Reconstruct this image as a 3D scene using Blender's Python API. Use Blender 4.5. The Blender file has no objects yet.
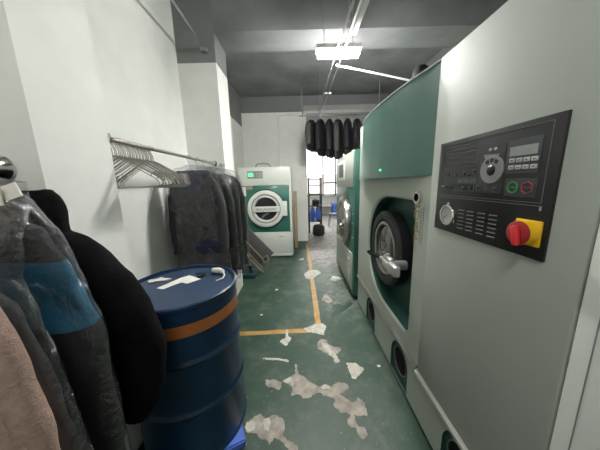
import bpy, bmesh, math, random
from mathutils import Vector, Matrix, noise
random.seed(7)
C = bpy.context.scene.collection
PI = math.pi

# ------------------------------------------------------------------ materials
def mat(name, col, rough=0.5, metal=0.0, var=0.06, vscale=6.0, bump=0.0, bscale=40.0, emit=None, estr=0.0, spec=0.5, coat=0.0, alpha=None):
    m = bpy.data.materials.new(name); m.use_nodes = True
    nt = m.node_tree; b = nt.nodes['Principled BSDF']
    b.inputs['Roughness'].default_value = rough
    b.inputs['Metallic'].default_value = metal
    b.inputs['Specular IOR Level'].default_value = spec
    b.inputs['Coat Weight'].default_value = coat
    tc = nt.nodes.new('ShaderNodeTexCoord')
    n = nt.nodes.new('ShaderNodeTexNoise'); n.inputs['Scale'].default_value = vscale; n.inputs['Detail'].default_value = 5
    nt.links.new(tc.outputs['Object'], n.inputs['Vector'])
    r = nt.nodes.new('ShaderNodeValToRGB')
    r.color_ramp.elements[0].position = 0.3; r.color_ramp.elements[1].position = 0.7
    r.color_ramp.elements[0].color = tuple(c*(1-var) for c in col)+(1,)
    r.color_ramp.elements[1].color = tuple(min(1, c*(1+var)) for c in col)+(1,)
    nt.links.new(n.outputs['Fac'], r.inputs['Fac'])
    nt.links.new(r.outputs['Color'], b.inputs['Base Color'])
    if bump:
        n2 = nt.nodes.new('ShaderNodeTexNoise'); n2.inputs['Scale'].default_value = bscale; n2.inputs['Detail'].default_value = 4
        nt.links.new(tc.outputs['Object'], n2.inputs['Vector'])
        bp = nt.nodes.new('ShaderNodeBump'); bp.inputs['Strength'].default_value = bump; bp.inputs['Distance'].default_value = 0.01
        nt.links.new(n2.outputs['Fac'], bp.inputs['Height']); nt.links.new(bp.outputs['Normal'], b.inputs['Normal'])
    if emit:
        b.inputs['Emission Color'].default_value = tuple(emit)+(1,); b.inputs['Emission Strength'].default_value = estr
    return m

def clear_mat(name, tint=(0.9, 0.92, 0.93), base=0.04, edge=0.5, rough=0.1, bump=0.6, bscale=14.0, haze=0.0):
    """thin clear film or pane: see-through, with gloss that grows at grazing angles"""
    m = bpy.data.materials.new(name); m.use_nodes = True
    nt = m.node_tree; nt.nodes.remove(nt.nodes['Principled BSDF'])
    out = nt.nodes['Material Output']
    t = nt.nodes.new('ShaderNodeBsdfTransparent'); t.inputs['Color'].default_value = tuple(tint)+(1,)
    g = nt.nodes.new('ShaderNodeBsdfGlossy'); g.inputs['Roughness'].default_value = rough
    lw = nt.nodes.new('ShaderNodeLayerWeight'); lw.inputs['Blend'].default_value = 0.35
    mr = nt.nodes.new('ShaderNodeMapRange'); mr.inputs['To Min'].default_value = base; mr.inputs['To Max'].default_value = edge
    mx = nt.nodes.new('ShaderNodeMixShader')
    nt.links.new(lw.outputs['Facing'], mr.inputs['Value']); nt.links.new(mr.outputs['Result'], mx.inputs['Fac'])
    first = t
    if haze:
        d = nt.nodes.new('ShaderNodeBsdfDiffuse'); d.inputs['Color'].default_value = (0.75, 0.77, 0.78, 1)
        m0 = nt.nodes.new('ShaderNodeMixShader'); m0.inputs['Fac'].default_value = haze
        nt.links.new(t.outputs[0], m0.inputs[1]); nt.links.new(d.outputs[0], m0.inputs[2]); first = m0
    nt.links.new(first.outputs[0], mx.inputs[1]); nt.links.new(g.outputs['BSDF'], mx.inputs[2])
    if bump:
        tc = nt.nodes.new('ShaderNodeTexCoord'); n = nt.nodes.new('ShaderNodeTexNoise')
        n.inputs['Scale'].default_value = bscale; n.inputs['Detail'].default_value = 6; n.inputs['Distortion'].default_value = 1.2
        nt.links.new(tc.outputs['Object'], n.inputs['Vector'])
        bp = nt.nodes.new('ShaderNodeBump'); bp.inputs['Strength'].default_value = bump; bp.inputs['Distance'].default_value = 0.07
        nt.links.new(n.outputs['Fac'], bp.inputs['Height']); nt.links.new(bp.outputs['Normal'], g.inputs['Normal'])
    nt.links.new(mx.outputs[0], out.inputs['Surface'])
    return m

def two_tone(name, low, high, z):
    """wall painted in two colours, the upper coat starting at a height z"""
    m = mat(name, low, 0.75, var=0.03, bump=0.05, bscale=25)
    nt = m.node_tree; b = nt.nodes['Principled BSDF']
    src = b.inputs['Base Color'].links[0].from_socket
    ge = nt.nodes.new('ShaderNodeNewGeometry'); sp = nt.nodes.new('ShaderNodeSeparateXYZ')
    nt.links.new(ge.outputs['Position'], sp.inputs[0])
    mt = nt.nodes.new('ShaderNodeMath'); mt.operation = 'GREATER_THAN'; mt.inputs[1].default_value = z
    nt.links.new(sp.outputs['Z'], mt.inputs[0])
    mx = nt.nodes.new('ShaderNodeMix'); mx.data_type = 'RGBA'
    nt.links.new(mt.outputs[0], mx.inputs['Factor']); nt.links.new(src, mx.inputs['A'])
    mx.inputs['B'].default_value = tuple(high)+(1,)
    nt.links.new(mx.outputs['Result'], b.inputs['Base Color'])
    return m

GREY_PAINT = (0.19, 0.196, 0.198)
WHITE = (0.76, 0.77, 0.735)
M = {}
M['white'] = mat('wall_white_paint', WHITE, 0.7, var=0.03, bump=0.05, bscale=25)
M['tone_low'] = two_tone('wall_white_and_grey', WHITE, GREY_PAINT, 2.84)
M['tone_high'] = two_tone('back_wall_white_and_grey', WHITE, GREY_PAINT, 3.15)
M['ceil'] = mat('grey_ceiling_paint', GREY_PAINT, 0.85, var=0.22, vscale=2.0, bump=0.15, bscale=12)
M['slab'] = mat('header_grey', (0.32, 0.32, 0.31), 0.8)
M['mach'] = mat('machine_light_grey', (0.42, 0.45, 0.40), 0.6, spec=0.25, var=0.02, vscale=2, bump=0.02, bscale=120)
M['mach_dark'] = mat('machine_grey_panel', (0.37, 0.40, 0.365), 0.62, spec=0.2, var=0.02, vscale=2, bump=0.02, bscale=120)
M['post'] = mat('machine_pale_post', (0.62, 0.65, 0.62), 0.4, var=0.02, vscale=2)
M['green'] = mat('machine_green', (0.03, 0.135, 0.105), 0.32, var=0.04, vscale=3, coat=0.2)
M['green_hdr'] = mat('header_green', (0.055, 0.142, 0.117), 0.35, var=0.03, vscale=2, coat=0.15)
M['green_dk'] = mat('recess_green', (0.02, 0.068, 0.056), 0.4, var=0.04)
M['black'] = mat('black_plastic', (0.012, 0.012, 0.013), 0.4, var=0.1)
M['rubber'] = mat('dark_rubber', (0.016, 0.016, 0.017), 0.5, var=0.1)
M['duct'] = mat('matt_black_duct', (0.015, 0.015, 0.016), 0.85, spec=0.1)
M['panel'] = mat('panel_black', (0.014, 0.0145, 0.015), 0.33, var=0.05)
M['panel2'] = mat('panel_charcoal', (0.045, 0.047, 0.048), 0.3, var=0.05)
M['panel3'] = mat('panel_blue_grey', (0.055, 0.063, 0.068), 0.3, var=0.05)
M['line'] = mat('panel_grey_line', (0.16, 0.165, 0.165), 0.5, var=0.02)
M['pale'] = mat('pale_grey_print', (0.42, 0.43, 0.42), 0.5, var=0.02)
M['mid'] = mat('mid_grey_print', (0.22, 0.225, 0.22), 0.5, var=0.08)
M['lcd'] = mat('lcd_grey', (0.27, 0.30, 0.285), 0.3, var=0.08, vscale=30)
M['chrome'] = mat('chrome', (0.72, 0.72, 0.70), 0.16, 1.0, var=0.0)
M['latch'] = mat('satin_latch_metal', (0.62, 0.62, 0.60), 0.34, 0.75, var=0.0)
M['strip'] = mat('trim_steel', (0.62, 0.62, 0.59), 0.3, 1.0, var=0.0)
M['steel'] = mat('brushed_steel', (0.52, 0.51, 0.48), 0.28, 1.0, var=0.08, vscale=20)
M['dsteel'] = mat('dull_steel', (0.34, 0.33, 0.31), 0.38, 1.0, var=0.1, vscale=20)
M['wire'] = mat('hanger_wire', (0.36, 0.345, 0.315), 0.35, 0.85, var=0.1)
M['red'] = mat('switch_red', (0.60, 0.025, 0.03), 0.4, var=0.04)
M['dred'] = mat('switch_dark_red', (0.33, 0.018, 0.02), 0.4, var=0.04)
M['yellow'] = mat('switch_yellow', (0.80, 0.48, 0.015), 0.4, var=0.04)
M['gbtn'] = mat('start_green', (0.05, 0.30, 0.10), 0.4, var=0.04)
M['rbtn'] = mat('stop_red', (0.28, 0.07, 0.07), 0.4, var=0.04)
M['gold'] = mat('gold_letters', (0.36, 0.25, 0.08), 0.4, 0.3, var=0.1)
M['dwhite'] = mat('dryer_white', (0.60, 0.63, 0.58), 0.4, var=0.02)
M['shell_white'] = mat('plastic_white', (0.68, 0.70, 0.66), 0.35, var=0.02)
M['screen_on'] = mat('green_screen', (0.02, 0.2, 0.05), 0.4, emit=(0.08, 1.0, 0.25), estr=1.6)
M['led'] = mat('green_led', (0.02, 0.3, 0.08), 0.4, emit=(0.1, 1.0, 0.35), estr=1.5)
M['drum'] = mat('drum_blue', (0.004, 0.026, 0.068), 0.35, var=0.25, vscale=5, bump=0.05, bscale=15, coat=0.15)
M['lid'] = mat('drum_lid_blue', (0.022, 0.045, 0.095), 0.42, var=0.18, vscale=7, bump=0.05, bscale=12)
M['band'] = mat('orange_band', (0.34, 0.115, 0.028), 0.45, var=0.12, vscale=12)
M['bluepal'] = mat('blue_plastic', (0.075, 0.16, 0.55), 0.45, var=0.05)
M['paper'] = mat('paper_white', (0.74, 0.72, 0.66), 0.8, var=0.05, vscale=20)
M['tan'] = mat('tan_board', (0.33, 0.25, 0.16), 0.7, var=0.1)
M['coat_black'] = mat('black_padded_cloth', (0.0035, 0.0035, 0.0038), 0.85, var=0.3, vscale=20, bump=0.3, bscale=60, spec=0.1)
M['coat_dark'] = mat('charcoal_cloth', (0.013, 0.0135, 0.015), 0.75, var=0.2, vscale=20, bump=0.3, bscale=70, spec=0.3)
M['coat_grey'] = mat('grey_cloth', (0.026, 0.028, 0.030), 0.7, var=0.2, vscale=12, bump=0.3, bscale=70, spec=0.3)
M['coat_blue'] = mat('blue_cloth', (0.018, 0.10, 0.17), 0.6, var=0.15, vscale=14, bump=0.3, bscale=60, spec=0.3)
def banded_cloth():
    m = mat('black_cloth_with_blue_band', (0.013, 0.0135, 0.015), 0.7, var=0.2, vscale=20, bump=0.3, bscale=70, spec=0.3)
    nt = m.node_tree; b = nt.nodes['Principled BSDF']; src = b.inputs['Base Color'].links[0].from_socket
    tc = nt.nodes.new('ShaderNodeTexCoord'); sp = nt.nodes.new('ShaderNodeSeparateXYZ'); nt.links.new(tc.outputs['Object'], sp.inputs[0])
    a = nt.nodes.new('ShaderNodeMath'); a.operation = 'MULTIPLY_ADD'; a.inputs[1].default_value = 0.12
    nt.links.new(sp.outputs['X'], a.inputs[0]); nt.links.new(sp.outputs['Z'], a.inputs[2])
    g = nt.nodes.new('ShaderNodeMath'); g.operation = 'COMPARE'; g.inputs[1].default_value = 1.268; g.inputs[2].default_value = 0.09
    nt.links.new(a.outputs[0], g.inputs[0])
    mx = nt.nodes.new('ShaderNodeMix'); mx.data_type = 'RGBA'; nt.links.new(g.outputs[0], mx.inputs['Factor']); nt.links.new(src, mx.inputs['A'])
    mx.inputs['B'].default_value = (0.018, 0.10, 0.17, 1); nt.links.new(mx.outputs['Result'], b.inputs['Base Color'])
    return m
M['coat_band'] = banded_cloth()
M['navy'] = mat('navy_cloth', (0.014, 0.017, 0.045), 0.7, var=0.2, vscale=14, bump=0.3, bscale=60, spec=0.3)
M['fleece'] = mat('beige_fleece', (0.36, 0.255, 0.21), 0.95, var=0.15, vscale=90, bump=0.5, bscale=260, spec=0.1)
M['suit'] = mat('suit_grey_cloth', (0.028, 0.028, 0.031), 0.75, var=0.15, vscale=10, bump=0.2, bscale=80, spec=0.3)
M['jacket'] = mat('far_jacket_cloth', (0.016, 0.017, 0.019), 0.7, var=0.2, spec=0.3)
M['jacket_pale'] = mat('far_jacket_pale', (0.055, 0.058, 0.05), 0.7, var=0.2)
M['film'] = clear_mat('garment_film', (0.93, 0.94, 0.95), 0.045, 0.5, 0.085, 0.9, 6.5, haze=0.004)
M['film2'] = clear_mat('suit_film', (0.93, 0.94, 0.95), 0.07, 0.5, 0.09, 1.0, 11, haze=0.0)
M['glass'] = clear_mat('door_glass', (0.75, 0.77, 0.76), 0.06, 0.5, 0.05, 0.0)
M['pane'] = clear_mat('window_glass', (0.95, 0.97, 0.97), 0.03, 0.5, 0.03, 0.0)
M['frame'] = mat('window_frame_brown', (0.20, 0.18, 0.175), 0.5)
M['tube'] = mat('lamp_tube', (1, 1, 1), 0.5, emit=(1.0, 0.985, 0.94), estr=420.0)
M['fill_tube'] = mat('fill_lamp_tube', (1, 1, 1), 0.5, emit=(1.0, 0.985, 0.94), estr=85.0)  # weaker glow, only for the added fill lamp near the camera
M['lampbody'] = mat('lamp_body_white', (0.75, 0.75, 0.74), 0.5)
M['pipe'] = mat('grey_pipe', (0.34, 0.34, 0.33), 0.35, 0.6, var=0.1)
M['yline'] = mat('yellow_line_paint', (0.46, 0.26, 0.07), 0.5, var=0.25, vscale=12, bump=0.1)
M['peel'] = mat('bare_concrete', (0.34, 0.305, 0.265), 0.8, var=0.38, vscale=15, bump=0.4, bscale=50)
M['peel_pale'] = mat('pale_filler', (0.55, 0.53, 0.47), 0.8, var=0.2, vscale=20, bump=0.4, bscale=50)
M['wet'] = mat('dark_green_paint', (0.008, 0.040, 0.026), 0.35, var=0.2, vscale=12)
M['gpanel'] = mat('trolley_grey', (0.085, 0.085, 0.088), 0.55)
M['brass'] = mat('trolley_tube', (0.42, 0.36, 0.25), 0.35, 0.8)
M['teal'] = mat('dark_teal', (0.02, 0.06, 0.07), 0.5)
M['bluebag'] = mat('blue_bag', (0.05, 0.12, 0.5), 0.5, var=0.2, vscale=20, bump=0.5, bscale=30)
M['stucco'] = mat('outside_render', (0.75, 0.66, 0.62), 0.9)
M['counter'] = mat('pale_counter', (0.55, 0.56, 0.55), 0.5)

def floor_mat():
    m = bpy.data.materials.new('green_epoxy_floor'); m.use_nodes = True
    nt = m.node_tree; N = nt.nodes; L = nt.links; b = N['Principled BSDF']
    ge = N.new('ShaderNodeNewGeometry'); sp = N.new('ShaderNodeSeparateXYZ'); L.new(ge.outputs['Position'], sp.inputs[0])
    def nz(scale, detail=6, rough=0.6):
        n = N.new('ShaderNodeTexNoise'); n.inputs['Scale'].default_value = scale; n.inputs['Detail'].default_value = detail
        n.inputs['Roughness'].default_value = rough; L.new(ge.outputs['Position'], n.inputs['Vector']); return n.outputs['Fac']
    def ramp(s, a, ca, bb, cb):
        r = N.new('ShaderNodeValToRGB'); e = r.color_ramp.elements
        e[0].position = a; e[1].position = bb; e[0].color = ca+(1,); e[1].color = cb+(1,); L.new(s, r.inputs['Fac']); return r.outputs['Color']
    def mr(s, a, bb):
        r = N.new('ShaderNodeMapRange'); r.interpolation_type = 'SMOOTHSTEP'
        r.inputs['From Min'].default_value = a; r.inputs['From Max'].default_value = bb; L.new(s, r.inputs['Value']); return r.outputs['Result']
    def ma(op, a, c):
        x = N.new('ShaderNodeMath'); x.operation = op
        for i, v in enumerate((a, c)):
            if isinstance(v, (int, float)): x.inputs[i].default_value = v
            else: L.new(v, x.inputs[i])
        return x.outputs[0]
    def mix(f, a, c):
        x = N.new('ShaderNodeMix'); x.data_type = 'RGBA'; L.new(f, x.inputs['Factor']); L.new(a, x.inputs['A']); L.new(c, x.inputs['B']); return x.outputs['Result']
    base = ramp(nz(1.6), 0.3, (0.014, 0.048, 0.029), 0.72, (0.032, 0.075, 0.050))
    scuff = ramp(nz(9, 8, 0.75), 0.3, (0.028, 0.06, 0.042), 0.75, (0.125, 0.145, 0.115))
    col = mix(mr(nz(3.2, 8, 0.75), 0.44, 0.66), base, scuff)
    lane = ma('MULTIPLY', mr(ma('ADD', sp.outputs['X'], ma('MULTIPLY', ma('SUBTRACT', nz(3.5), 0.5), 0.5)), 0.2, 0.45), mr(ma('ADD', sp.outputs['Y'], ma('MULTIPLY', ma('SUBTRACT', nz(2.2), 0.5), 1.5)), 1.9, 2.7))
    dust = ramp(nz(7, 8, 0.8), 0.3, (0.06, 0.095, 0.075), 0.7, (0.24, 0.25, 0.22))
    col = mix(ma('MULTIPLY', lane, mr(nz(8, 8, 0.8), 0.38, 0.6)), col, dust)
    # long worn path through the doorway to the far room
    worn = ramp(nz(14, 8, 0.8), 0.35, (0.11, 0.10, 0.09), 0.62, (0.46, 0.42, 0.40))
    edge = ma('ADD', sp.outputs['Y'], ma('MULTIPLY', ma('SUBTRACT', nz(2.5), 0.5), 2.2))
    mask = ma('MULTIPLY', mr(edge, 3.55, 4.5), mr(ma('ADD', sp.outputs['X'], ma('MULTIPLY', ma('SUBTRACT', nz(6), 0.5), 0.25)), 0.12, 0.26))
    mask = ma('MULTIPLY', mask, mr(nz(5, 8, 0.8), 0.36, 0.52))
    col = mix(mask, col, worn)
    specks = mr(nz(48, 2, 0.5), 0.70, 0.74)
    pale = N.new('ShaderNodeRGB'); pale.outputs[0].default_value = (0.35, 0.36, 0.31, 1)
    col = mix(ma('MULTIPLY', specks, 0.7), col, pale.outputs[0])
    L.new(col, b.inputs['Base Color'])
    rr = N.new('ShaderNodeMapRange'); rr.inputs['To Min'].default_value = 0.36; rr.inputs['To Max'].default_value = 0.68; L.new(nz(4), rr.inputs['Value'])
    L.new(rr.outputs['Result'], b.inputs['Roughness'])
    bp = N.new('ShaderNodeBump'); bp.inputs['Strength'].default_value = 0.12; bp.inputs['Distance'].default_value = 0.01
    L.new(nz(18), bp.inputs['Height']); L.new(bp.outputs['Normal'], b.inputs['Normal'])
    return m
M['floor'] = floor_mat()

# ------------------------------------------------------------------ mesh builder
class MB:
    def __init__(s): s.bm = bmesh.new(); s.m = 0; s.bm.faces.layers.int.new('done')
    def _tag(s):
        L = s.bm.faces.layers.int['done']
        for f in s.bm.faces:
            if not f[L]: f[L] = 1; f.material_index = s.m
    def box(s, x0, x1, y0, y1, z0, z1, m=0, bev=0.0):
        s.m = m
        v = [s.bm.verts.new((x, y, z)) for z in (z0, z1) for y in (y0, y1) for x in (x0, x1)]
        fs = [s.bm.faces.new([v[i] for i in q]) for q in ((0,1,3,2),(4,6,7,5),(0,4,5,1),(2,3,7,6),(0,2,6,4),(1,5,7,3))]
        if bev:
            es = list({e for f in fs for e in f.edges})
            bmesh.ops.bevel(s.bm, geom=es, offset=bev, segments=2, affect='EDGES', profile=0.5)
        s._tag(); return s
    def obox(s, c, size, rot, m=0, bev=0.0):
        """box of a size about c, turned by a rotation matrix"""
        t = MB(); t.box(-size[0]/2, size[0]/2, -size[1]/2, size[1]/2, -size[2]/2, size[2]/2, 0, bev)
        mm = Matrix.Translation(c) @ rot.to_4x4()
        bmesh.ops.transform(t.bm, matrix=mm, verts=t.bm.verts)
        return s.join(t, m)
    def join(s, t, m=None):
        mp = {v: s.bm.verts.new(v.co) for v in t.bm.verts}; L = s.bm.faces.layers.int['done']
        for f in t.bm.faces:
            try: nf = s.bm.faces.new([mp[v] for v in f.verts])
            except ValueError: continue
            nf.material_index = f.material_index if m is None else m; nf[L] = 1
        t.bm.free(); return s
    def loft(s, rings, m=0, closed=True, cap=True):
        s.m = m
        vs = [[s.bm.verts.new(p) for p in r] for r in rings]
        n = len(vs[0])
        for a, b in zip(vs, vs[1:]):
            for i in range(n if closed else n-1):
                j = (i+1) % n
                s.bm.faces.new((a[i], a[j], b[j], b[i]))
        if cap and closed:
            s.bm.faces.new(vs[0][::-1]); s.bm.faces.new(vs[-1])
        s._tag(); return s
    def tube(s, pts, r, seg=8, m=0, cap=True, ry=None):
        pts = [Vector(p) for p in pts]
        rs = r if isinstance(r, (list, tuple)) else [r]*len(pts)
        rings = []; up = None
        for i, p in enumerate(pts):
            d = (pts[min(i+1, len(pts)-1)] - pts[max(i-1, 0)]).normalized()
            if up is None:
                up = Vector((0, 0, 1)) if abs(d.z) < 0.9 else Vector((0, 1, 0))
            u = (up - d*up.dot(d)).normalized(); w = d.cross(u); up = u
            k = 1.0 if ry is None else ry
            rings.append([p + u*math.cos(2*PI*j/seg)*rs[i] + w*math.sin(2*PI*j/seg)*rs[i]*k for j in range(seg)])
        return s.loft(rings, m, True, cap)
    def lathe(s, prof, c, axis='z', seg=48, m=0, closed=False):
        """profile of (radius, height) turned about an axis through c"""
        s.m = m
        c = Vector(c); rows = []
        for r, h in prof:
            row = []
            for j in range(seg):
                a = 2*PI*j/seg; p, q = r*math.cos(a), r*math.sin(a)
                o = {'z': (p, q, h), 'x': (h, p, q), 'y': (p, h, q)}[axis]
                row.append(s.bm.verts.new(c+Vector(o)))
            rows.append(row)
        prs = list(zip(rows, rows[1:])) + ([(rows[-1], rows[0])] if closed else [])
        for a, b in prs:
            for j in range(seg):
                k = (j+1) % seg
                s.bm.faces.new((a[j], a[k], b[k], b[j]))
        if not closed:
            if prof[0][0] > 1e-6: s.bm.faces.new(rows[0][::-1])
            if prof[-1][0] > 1e-6: s.bm.faces.new(rows[-1])
        bmesh.ops.remove_doubles(s.bm, verts=[v for r in rows for v in r], dist=1e-6)
        s._tag(); return s
    def ring(s, c, axis, r_in, r_out, h0, h1, seg=48, m=0):
        return s.lathe([(r_in, h0), (r_out, h0), (r_out, h1), (r_in, h1)], c, axis, seg, m, True)
    def prism(s, poly, fn, d0, d1, m=0):
        s.m = m
        a = [s.bm.verts.new(fn(u, v, d0)) for u, v in poly]; b = [s.bm.verts.new(fn(u, v, d1)) for u, v in poly]
        n = len(poly)
        s.bm.faces.new(a[::-1]); s.bm.faces.new(b)
        for i in range(n): s.bm.faces.new((a[i], a[(i+1) % n], b[(i+1) % n], b[i]))
        s._tag(); return s
    def holed(s, outer, holes, fn, d, m=0):
        """flat face with holes"""
        s.m = m; es = []
        for lp in [outer]+holes:
            v = [s.bm.verts.new(fn(u, w, d)) for u, w in lp]
            for i in range(len(v)): es.append(s.bm.edges.new((v[i], v[(i+1) % len(v)])))
        bmesh.ops.triangle_fill(s.bm, edges=es, use_beauty=True)
        s._tag(); return s
    def wall(s, poly, fn, d0, d1, m=0):
        s.m = m
        a = [s.bm.verts.new(fn(u, v, d0)) for u, v in poly]; b = [s.bm.verts.new(fn(u, v, d1)) for u, v in poly]
        n = len(poly)
        for i in range(n): s.bm.faces.new((a[i], a[(i+1) % n], b[(i+1) % n], b[i]))
        s._tag(); return s
    def wrinkle(s, amp, scale, seed=0, zs=1.0):
        s.bm.normal_update()
        o = Vector((seed*7.3, seed*3.1, seed*1.7))
        mv = []
        for v in s.bm.verts:
            q = Vector((v.co.x*scale, v.co.y*scale, v.co.z*scale*zs)) + o
            k = noise.fractal(q, 1.0, 2.0, 4)
            mv.append((v, v.normal*k*amp))
        for v, d in mv: v.co += d
        return s
    def build(s, name, mats, parent=None, smooth=35, base=None, kind=None, recalc=True):
        if recalc: bmesh.ops.recalc_face_normals(s.bm, faces=s.bm.faces)
        off = Vector((0, 0, 0))
        if parent is not None:
            r = parent
            while r.parent: r = r.parent
            off = r.get('_o') or off; off = Vector(off)
        elif base is not None: off = Vector(base)
        bmesh.ops.translate(s.bm, verts=s.bm.verts, vec=-off)
        s.bm.faces.layers.int.remove(s.bm.faces.layers.int['done'])
        me = bpy.data.meshes.new(name); s.bm.to_mesh(me); s.bm.free()
        for k in (mats if isinstance(mats, (list, tuple)) else [mats]): me.materials.append(M[k])
        if smooth:
            me.shade_smooth(); me.set_sharp_from_angle(angle=math.radians(smooth))
        o = bpy.data.objects.new(name, me); C.objects.link(o)
        if parent is not None: o.parent = parent
        elif base is not None: o.location = off
        if kind: o['kind'] = kind
        return o

def thing(name, label, cat, loc=(0, 0, 0), rz=0.0, group=None):
    o = bpy.data.objects.new(name, None); C.objects.link(o); o.empty_display_size = 0.1
    o.location = loc; o.rotation_euler = (0, 0, rz); o['_o'] = list(loc)
    o['label'] = label; o['category'] = cat
    if group: o['group'] = group
    return o
def local_thing(*a, **k):
    """a thing whose parts are written in its own frame"""
    o = thing(*a, **k); o['_o'] = [0.0, 0.0, 0.0]; return o
def tag(o, label, cat, group=None):
    o['label'] = label; o['category'] = cat
    if group: o['group'] = group
    return o
def copy_tree(o, parent=None):
    c = o.copy(); C.objects.link(c)
    if parent: c.parent = parent
    for ch in [x for x in C.objects if x.parent == o]: copy_tree(ch, c)
    return c
def text_mesh(txt, size, fn_matrix, name, matk, parent, depth=0.0008, align='CENTER'):
    cu = bpy.data.curves.new(name, 'FONT'); cu.body = txt; cu.size = size; cu.extrude = depth
    cu.align_x = align; cu.align_y = 'CENTER'
    t = bpy.data.objects.new(name, cu); C.objects.link(t)
    dg = bpy.context.evaluated_depsgraph_get()
    me = bpy.data.meshes.new_from_object(t.evaluated_get(dg))
    bpy.data.objects.remove(t); bpy.data.curves.remove(cu)
    me.transform(fn_matrix)
    r = parent
    while r.parent: r = r.parent
    me.transform(Matrix.Translation(-Vector(r['_o'])))
    me.materials.clear(); me.materials.append(M[matk])
    o = bpy.data.objects.new(name, me); C.objects.link(o); o.parent = parent
    return o
def circ(cu, cv, r, n=32, a0=0.0, a1=2*PI, end=False, rv=None):
    return [(cu+r*math.cos(a0+(a1-a0)*i/n), cv+(rv or r)*math.sin(a0+(a1-a0)*i/n)) for i in range(n+(1 if end else 0))]

# ------------------------------------------------------------------ the room
def structure(name, mats, *boxes):
    b = MB()
    for q in boxes: b.box(*q)
    return b.build(name, mats, kind='structure', smooth=0)
XL, XR, YB, YF, ZC = -1.31, 2.30, -2.6, 11.0, 3.5
structure('floor', 'floor', (-1.9, 3.6, YB, YF+0.2, -0.1, 0.0))
structure('ceiling', 'ceil', (-1.9, 3.6, YB, YF+0.2, ZC, ZC+0.1))
structure('wall_pillar_near', 'white', (-1.6, -0.975, 0.888, 1.235, 0, ZC))
structure('wall_recess', 'white', (-1.6, XL, 1.235, 2.8, 0, ZC))
structure('wall_pillar_far', 'tone_low', (-1.6, -0.88, 2.8, 3.2, 0, ZC))
structure('wall_left', 'tone_low', (-1.6, XL, 3.2, 5.72, 0, ZC))
structure('wall_entry', 'white', (-1.9, -1.6, YB, 0.9, 0, ZC))
structure('wall_rear', 'white', (-1.9, 3.6, YB-0.1, YB, 0, ZC))
structure('wall_right', 'tone_low', (XR, XR+0.1, YB, 5.72, 0, ZC))
structure('wall_back', 'tone_high', (-1.6, 0.215, 5.72, 5.9, 0, ZC), (XR, 3.6, 5.72, 5.9, 0, ZC), (0.215, XR, 5.72, 5.9, 3.2, ZC))
structure('wall_far_room_left', 'white', (-0.1, 0.0, 5.9, YF, 0, ZC))
structure('wall_far_room_right', 'white', (3.6, 3.7, 5.72, YF+0.2, 0, ZC))
structure('ceiling_beam', 'ceil', (-0.88, XR, 2.8, 3.2, 3.14, ZC))
structure('trim_doorway_header', 'slab', (0.16, XR, 5.52, 5.72, 3.11, 3.22))
# window wall of the far room
structure('wall_window_side', 'white', (-0.1, 0.35, YF, YF+0.15, 0, ZC), (3.1, 3.6, YF, YF+0.15, 0, ZC), (0.35, 3.1, YF, YF+0.15, 0, 0.86), (0.35, 3.1, YF, YF+0.15, 3.3, ZC))
wf = structure('window_1', 'frame', *[(x-0.035, x+0.035, YF+0.03, YF+0.1, 0.86, 3.3) for x in (0.39, 1.19, 1.80, 2.45, 3.06)],
               (0.35, 3.1, YF+0.03, YF+0.1, 0.86, 0.92), (0.35, 3.1, YF+0.03, YF+0.1, 3.24, 3.3), (1.19, 3.06, YF+0.03, YF+0.1, 1.43, 1.50),
               (1.36, 1.39, YF+0.03, YF+0.08, 1.5, 3.24), (1.60, 1.63, YF+0.03, YF+0.08, 1.5, 3.24))
p = MB().box(0.36, 3.09, YF+0.06, YF+0.066, 0.9, 3.28).build('window_pane', 'pane', smooth=0, kind='structure'); p.parent = wf
structure('trim_window_sill', 'counter', (0.2, 3.2, YF-0.18, YF, 0.80, 0.86))
bo = MB().box(-6, 9, 18, 19, -0.5, 2.1).build('exterior_wall_outside', 'stucco', kind='structure', smooth=0)
structure('exterior_ground', 'slab', (-6, 9, YF+0.2, 18, -0.3, -0.1))

# floor paint: yellow lines and places where the green coat has come off
def flat(name, mk, poly, h=0.0012, jag=0.006, sub=3):
    pts = []
    if jag > 0.004:
        poly = [q for i in range(len(poly)) for q in (tuple(Vector(poly[i]).lerp(Vector(poly[(i+1) % len(poly)]), 0.12)), tuple(Vector(poly[i]).lerp(Vector(poly[(i+1) % len(poly)]), 0.88)))]
    n = len(poly)
    for i in range(n):
        a, b = Vector(poly[i]), Vector(poly[(i+1) % n]); L = (b-a).length
        k = max(1, min(12, int(L/0.009))) if jag else 1
        nrm = Vector((-(b-a).y, (b-a).x)).normalized() if L > 0 else Vector((0, 0))
        for j in range(k):
            q = a.lerp(b, j/k)
            if j: q = q + nrm*noise.fractal(Vector((q.x*40, q.y*40, 3.3)), 0.7, 2.0, 3)*jag*1.7
            pts.append((q.x, q.y))
    return MB().prism(pts, lambda u, v, d: (u, v, d), 0.0, h).build(name, mk, kind='structure', smooth=0)
flat('floor_line_long', 'yline', [(0.143, 2.06), (0.205, 2.06), (0.205, 3.2), (0.21, 5.4), (0.15, 5.4), (0.143, 3.2)], 0.0008, 0.003)
flat('floor_line_cross', 'yline', [(-1.25, 2.005), (0.205, 2.058), (0.205, 2.125), (-1.25, 2.066)], 0.0008, 0.003)
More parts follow.
